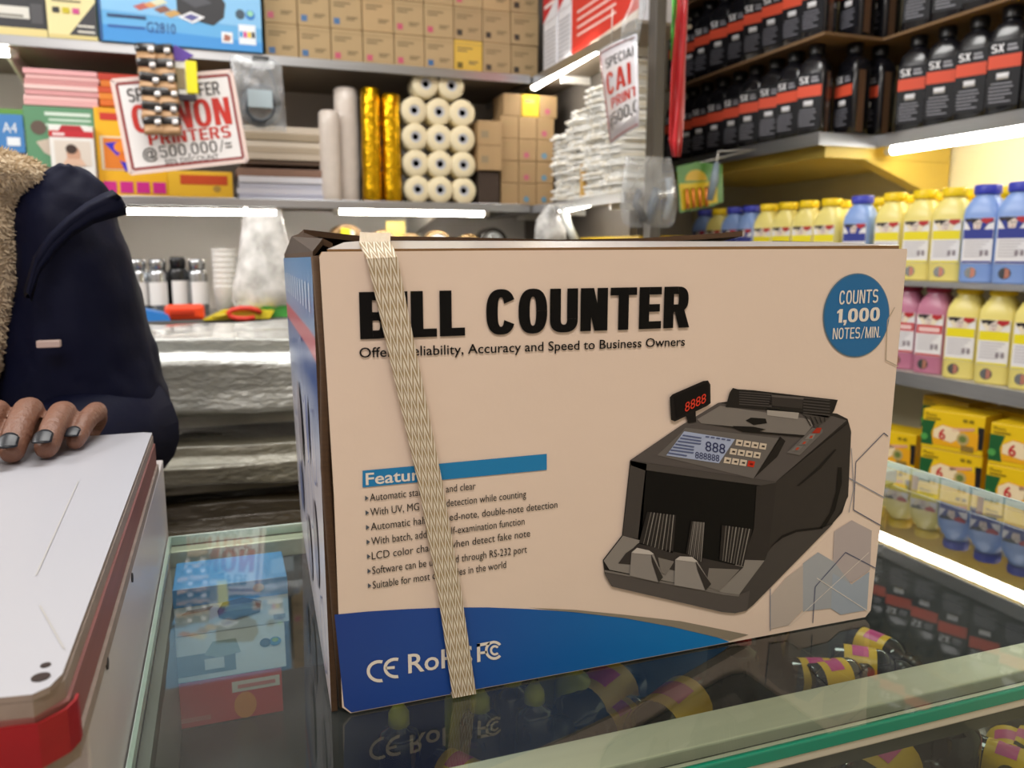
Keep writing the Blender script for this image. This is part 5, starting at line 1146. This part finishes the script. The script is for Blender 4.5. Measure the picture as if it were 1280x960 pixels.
for i, (y, k) in enumerate([(1.394, 'P'), (1.322, 'P'), (1.25, 'P'), (1.178, 'y'), (1.106, 'y'), (1.034, 'y'), (.962, 'B')]):
    KJ[k].put((1.356, y, ZS3), -pi/2+.35+random.uniform(-.06, .06), f'{NM[k]} toner bottle on the lower bottle shelf, {ORD[6-i]} from the near end')
def bshelf(z, label, th):
    t = thing('bottle_shelf', label, 'shelf', (1.5, 1.4, z-th)); MB().box((1.316, .62, z-.010), (1.74, 2.3, z-.0005), M('#b9b4ac', .5)).build('board', t); MB().box((1.312, .62, z-th), (1.316, 2.3, z), STEEL, .001).build('metal_lip', t); return t
bshelf(ZS2, 'upper bottle shelf under the blue and yellow toner bottles', .0115); bshelf(ZS3, 'lower bottle shelf under the pink and yellow toner bottles', .0295)
# yellow film boxes
def film_box():
    t = thing('film_box', 'x', 'carton', (0, 0, 0), 0, 'yellow film boxes on the bottom shelf'); L, H, D = .113, .0751, .079
    m = MB(); m.box((-L/2, 0, 0), (L/2, D, H), M('#e6c010', .4), .0012); m.build('box_body', t, local=True); m = MB(); y = -.0006
    def pg(pts, c, k=0): m.poly([(-L/2+L*u, y-.0004*k, H*v) for u, v in pts], M(c, .4))
    pg([(0, .08), (.20, .08), (.16, .4), (.22, .72), (0, .72)], '#1c5a2c'); pg([(.2, .12), (.92, .12), (.92, .55), (.35, .66), (.22, .55), (.17, .4)], '#e8a818', 1); pg([(.2, .3), (.5, .22), (.66, .4), (.6, .58), (.34, .64), (.2, .5)], '#ecd8b0', 2)
    pg([(.92, .15), (1, .15), (1, .72), (.9, .72)], '#1c1a1a', 1); pg([(.5, .5), (.85, .62), (.85, .68), (.5, .6)], '#d8a088', 2)
    pg([(.68+.1*cos(i*pi/6), .36+.16*sin(i*pi/6)) for i in range(12)], '#b8a468', 3); pg([(.68+.06*cos(i*pi/6), .36+.09*sin(i*pi/6)) for i in range(12)], '#6a7a3a', 4); pg([(.66, .06), (.86, .06), (.86, .2), (.66, .2)], '#8a7030', 3)
    pg([(.05+.06*cos(i*pi/6), .28+.09*sin(i*pi/6)) for i in range(12)], '#4f9a4a', 2)
    m.text('6', (-L/2+L*.29, y-.0016, H*.27), X_, Z_, L*.11, H*.27, M('#c01f2a', .4), .02); m.text('Photo', (-L/2+L*.05, y-.001, H*.84), X_, Z_, L*.18, H*.08, M('#5a4a10', .4)); m.poly([(-L/2+L*.05, y-.0008, H*.76), (-L/2+L*.3, y-.0008, H*.76), (-L/2+L*.3, y-.0008, H*.8), (-L/2+L*.05, y-.0008, H*.8)], M('#8a7410', .4))
    for a in (.66, .76): m.poly([(-L/2+L*a, y-.0008, H*.79), (-L/2+L*(a+.07), y-.0008, H*.79), (-L/2+L*(a+.07), y-.0008, H*.87), (-L/2+L*a, y-.0008, H*.87)], M('#8a7410', .4))
    m.build('front_print', t, local=True); return t
fbx = Stock(film_box)
ZF = .6746
for c, x in enumerate((1098, 1190, 1278)):
    for r in range(3):
        if c == 0 and r == 2: continue
        y = AX(x, 560, 1.30).y; fbx.put((1.30+random.uniform(-.004, .004)+(.027 if c == 0 else 0), y, ZF+r*.0759), -pi/2+.30+random.uniform(-.04, .04), f'yellow film box, {["bottom", "middle", "upper"][r]} of the {["far", "middle", "near"][c]} front stack')
for c, x in enumerate((1180, 1262)):
    y = AX(x, 500, 1.40).y
    for r in range(3): fbx.put((1.404, y, ZF+.0003+r*.0759), -pi/2, f'yellow film box, {ORD[r]} up in the rear stack, {["farther", "nearer"][c]} of the two rear stacks')
t = thing('bottom_shelf', 'bottom shelf carrying the yellow film boxes', 'shelf', (1.5, 1.4, ZF-.02)); MB().box((1.22, .62, ZF-.02), (1.74, 2.3, ZF-.0005), M('#a09a90', .5)).build('board', t)
for y in (.7, 1.4, 2.2): MB().box((1.24, y, 0), (1.27, y+.03, ZF-.0205), M('#8a857c', .5)).build('leg', t)

# ------------------------------------------------------------------ hanging packs below the stepped shelf
YH = 1.84
t = thing('battery_card', 'green and yellow battery card hanging under the black bottle shelf', 'pack', AY(875, 262, YH)); P_ = lambda x, y, d=0: AY(x, y, YH)+Vector((0, -d, 0))
m = MB(); m.prism([P_(846, 208), P_(872, 202), (P_(903, 206)), P_(904, 252), P_(890, 258), P_(850, 266)], (0, .002, 0), M('#4f8a3a', .35)); m.build('card', t)
m = MB(); m.prism([P_(849, 230, .0006), P_(896, 226, .0006), P_(897, 253, .0006), P_(852, 263, .0006)], (0, .0004, 0), C('#e0c41c')); m.prism([P_(856+14*(1-cos(i*pi/8)), 226-14*sin(i*pi/8), .001) for i in range(9)], (0, .0004, 0), C('#d8b43a')); m.build('print', t)
for i in range(4): m = MB(); a, b = P_(858+i*8, 262-i*1.2, .006), P_(857+i*8, 236-i*.8, .006); m.tube([a, a.lerp(b, .3), a.lerp(b, .31), b], .0050, M('#d8843a', .25, .7), 12); m.build('battery', t, True)
MB().tube([P_(875, 203), Vector((1.3145, YH, ZB-.012))], .0012, CAPW, 5).build('hook', t)
t2 = thing('pouch', 'slim grey blue pouch hanging across the battery card', 'pack', AY(888, 250, YH-.02)); m = MB(); m.tube([AY(896, 203, YH-.03), AY(893, 225, YH-.03), AY(887, 250, YH-.03)], [.007, .011, .008], M('#7f8f9c', .25), 10); m.build('body', t2, True); MB().tube([AY(896, 203, YH-.03), AY(897, 196, YH-.03), AY(898, 189, YH-.02)], .002, CAPW, 6).build('loop', t2, True); MB().tube([AY(898, 189, YH-.02), Vector((1.3145, YH-.02, ZB-.012))], .0012, CAPW, 5).build('hook', t2)
bag('clear_bag', 'clear bag of dark cables hanging beside the battery card', [(196, 782, 838, .4), (215, 780, 842, .7), (235, 778, 845, 1), (258, 776, 846, 1), (278, 779, 842, .6), (284, 786, 836, .2)], 1.61, .02, .03, seed=11)
k = bpy.data.objects.get('clear_bag.002') or bpy.data.objects['clear_bag']
MB().tube([AY(810, 197, 1.61), Vector((.908, 1.7365, ZL-.012))], .0012, CAPW, 5).build('hook', k)
for nm, pts, r, c in [('dark_cable', [(800, 238), (795, 255), (806, 276)], .009, '#343c48'), ('grey_cable', [(822, 236), (814, 258), (812, 280)], .010, '#68727e'), ('light_cable', [(836, 222), (838, 250), (832, 274)], .008, '#a0a8b0')]:
    m = MB(); m.tube([AY(*q, 1.61) for q in pts], r, M(c, .3), 10); m.build(nm, k, True)
bag('plastic_bag', 'small tied white bag under the corner of the lower back shelf', [(256, 684, 690, .3), (264, 678, 694, .5), (274, 672, 700, .8), (288, 669, 706, 1), (302, 668, 708, .9)], 2.02, .025, .05, mat=BAGW, seed=14)
k2 = bpy.data.objects.get('plastic_bag.001'); MB().tube([AY(687, 257, 2.02), Vector((.8965, 2.02, ZL-.015))], .0015, CAPW, 5).build('tie', k2)
lb = thing('cable_roll', 'pale bundle standing against the slim white upright', 'roll', AY(700, 300, 2.15)); MB().tube([AY(704, 260, 2.12), AY(710, 282, 2.12), AY(722, 306, 2.12)], .012, M('#d8dcd8', .3), 12).build('body', lb, True); MB().tube([AY(703, 256, 2.12), AY(704, 260, 2.12)], .010, CAPW, 12).build('end', lb, True)
m = MB(); a = AX(720, 285, 1.0); b = AX(800, 295, 1.0); m.box((1.0, min(a.y, b.y), 1.18), (1.14, max(a.y, b.y), 1.245), M('#c8a418', .5), .003); m.box((.995, min(a.y, b.y), 1.2), (1.0, max(a.y, b.y), 1.222), M('#8f7a1c', .5)); tag(m.build('yellow_carton'), 'long yellow carton under the side shelf beyond the carton flap', 'carton')
t = thing('low_side_shelf', 'low side shelf under the long yellow carton', 'shelf', (1.15, 1.95, 1.15)); MB().box((.98, 1.955, 1.16), (1.17, 2.78, 1.1795), M('#a8a49c', .5)).build('board', t); MB().prism([(1.17, 2.3, 1.1595), (1.17, 2.3, 1.05), (1.0, 2.3, 1.1595)], (0, .01, 0), CAPW).build('bracket', t)

# ------------------------------------------------------------------ inside the glass counter
ZI = .8525
def leaf(l, r, rows, Y, label):
    pass
def inner_box(l, t_, r, b_, Y, depth, z0, label, draw):
    b = PBx(l, t_, r, b_, Y, depth, C('#dfe3ea'), z0=z0); draw(b); return b.done('small_printer_carton', label, 'carton', 'stacked small cartons inside the counter')
def d1(b): b.q(0, 0, 1, 1, C('#dce6f4')).q(0, .62, 1, 1, C('#4f9ae0'), 1).pg([(.38, .3), (.5, .2), (.74, .3), (.76, .55), (.6, .68), (.42, .62), (.37, .45)], C('#3a444e'), 2).pg([(.42, .42), (.72, .42), (.7, .55), (.45, .55)], C('#6f8086'), 3).pg([(.06, .46), (.3, .5), (.34, .58), (.12, .54)], C('#8d7f86'), 2).el(.74, .85, .05, .09, C('#a8a8b4'), 3).q(.86, .1, .97, .2, C('#9aa4b4'), 2)
def d2(b): b.q(0, 0, 1, 1, C('#eef2f4')).q(.02, .12, .55, .58, C('#75858a'), 1).pg([(.28, .55), (.36, .82), (.56, .82), (.6, .5), (.4, .45)], C('#a2b4b0'), 2).q(.28, .22, .45, .46, C('#e2e6e6'), 3).el(.82, .62, .05, .10, C('#3a5060'), 2).el(.91, .62, .055, .10, C('#3f8ab8'), 2).el(.91, .66, .03, .05, C('#9ac03a'), 3)
def d3(b): b.q(0, 0, 1, 1, C('#d02c38')).q(.55, .62, .98, .86, C('#e8e4e4'), 1).q(.6, .7, .94, .78, C('#d88088'), 2).el(.66, .3, .1, .3, C('#e88a2a'), 1).q(.05, .12, .35, .22, C('#d87a7a'), 1)
YI = .60
zt = [AY(290, y, YI).z for y in (918, 846, 775, 702)]
zs = max(zt[0], ZI); hh = (GZ-.012-zs)/3
for i, (dr, la) in enumerate([(d3, 'red carton at the bottom of the stack inside the glass counter'), (d2, 'white printer carton in the middle of the stack inside the counter'), (d1, 'blue topped printer carton at the top of the stack inside the counter')]):
    b = PBx(213-i*0, 100, 352, 110, YI, .06, C('#dfe3ea'), z0=0); b.x0, b.x1 = AY(209+i*2, 846-70*i, YI).x, AY(352+i*3, 846-70*i, YI).x; b.z0 = ZI+.0005+i*hh*1.0; b.z1 = b.z0+hh-.0006
    b.mb = MB(); b.mb.box((b.x0, YI, b.z0), (b.x1, YI+.055, b.z1), C(['#c8303a', '#e8ecf2', '#4f9ae0'][i]), .001); dr(b); b.done('small_printer_carton', la, 'carton', 'stacked small cartons inside the counter')
def ink(body, cap, label, h=.062, r=.0135):
    def make():
        t = thing('ink_bottle', 'x', 'bottle', (0, 0, 0), 0, 'ink bottles inside the glass counter')
        m = MB(); m.lathe([(r*.92, 0), (r, .002), (r, h*.62), (r*.85, h*.70), (r*.42, h*.76), (r*.42, h*.80)], body, seg=20); m.build('body', t, local=True)
        m = MB(); m.lathe([(r*.52, h*.78), (r*.5, h*.90), (r*.22, h)], cap, seg=16); m.build('cap', t, local=True)
        if label: m = MB(); m.rings([[(r*1.02*cos(a), r*1.02*sin(a), z) for a in [radians(i*18) for i in range(16)]] for z in (h*.14, h*.54)], label, (False, False), True, False); m.rings([[(r*1.03*cos(a), r*1.03*sin(a), z) for a in [radians(60+i*10) for i in range(8)]] for z in (h*.24, h*.44)], M('#c83a86', .4), (False, False), True, False); m.build('label', t, local=True)
        return t
    return Stock(make)
DKB = M('#0d1020', .12, coat=.5); DKG = M('#15170c', .12, coat=.5); YCAP = M('#c8c41e', .35); RCAP = M('#c4201c', .35); KCAP = M('#101012', .3); LBY = M('#dcae18', .4)
IK = {'ky': ink(DKB, YCAP, None), 'kr': ink(DKG, RCAP, None), 'kk': ink(DKB, KCAP, LBY), 'big': ink(DKG, KCAP, LBY, .11, .020), 'yy': ink(M('#a8a624', .3), YCAP, None), 'kb': ink(DKB, M('#2f86b8', .25), None)}
NMK = {'ky': 'dark ink bottle with yellow cap', 'kr': 'dark ink bottle with red cap', 'kk': 'black capped ink bottle with yellow label', 'big': 'large black bottle with yellow label', 'yy': 'small yellow ink bottle', 'kb': 'dark ink bottle with blue cap'}
def inr(x, y, k, lying, la, ang=0, z=.8525):
    p = AZ(x, y, z+.02); r = .020 if k == 'big' else .0135
    if lying: IK[k].put((p.x, p.y, z+r+.0003), (pi/2, 0, ang), la)
    else: IK[k].put((p.x, p.y, z+.0003), (0, 0, ang), la)
for i, (x, y, k, l, a) in enumerate([(640, 900, 'ky', 0, 0), (695, 862, 'yy', 0, 0), (716, 884, 'yy', 0, 0), (668, 925, 'ky', 0, 0), (600, 935, 'ky', 0, 1), (782, 848, 'big', 1, -1.0), (872, 868, 'big', 1, -1.05), (926, 845, 'kr', 0, 0), (905, 820, 'kr', 0, 0), (965, 812, 'kr', 0, 0), (985, 835, 'kk', 1, 1.2), (1040, 815, 'kk', 1, .9), (1010, 842, 'kk', 1, 1.5), (545, 945, 'kk', 1, .6), (745, 905, 'kk', 1, 1.9), (500, 955, 'ky', 0, 0), (580, 905, 'yy', 0, 0), (835, 895, 'kk', 1, -.4), (1065, 790, 'kk', 1, .3)]):
    inr(x, y, k, l, f'{NMK[k]} {"lying" if l else "standing"} in the counter, {ORD[i] if i < 16 else ["seventeenth", "eighteenth", "nineteenth"][i-16]} from the corner', a)
# bottles seen past the green edge, through the front pane
for i, (x, y, k, l, a) in enumerate([(905, 948, 'kk', 1, .9), (955, 950, 'kk', 1, 2.4), (1010, 940, 'kb', 0, 0), (1070, 952, 'kk', 1, 1.2), (1125, 938, 'big', 1, -1.15), (1168, 925, 'kb', 0, 0), (1215, 930, 'kk', 1, .5), (1262, 912, 'kk', 1, -.9), (1262, 945, 'kk', 1, 1.9), (1195, 950, 'kb', 0, 0)]):
    inr(x, y, k, l, f'{NMK[k]} {"lying" if l else "standing"} behind the front pane, {ORD[i]} from the carton', a)
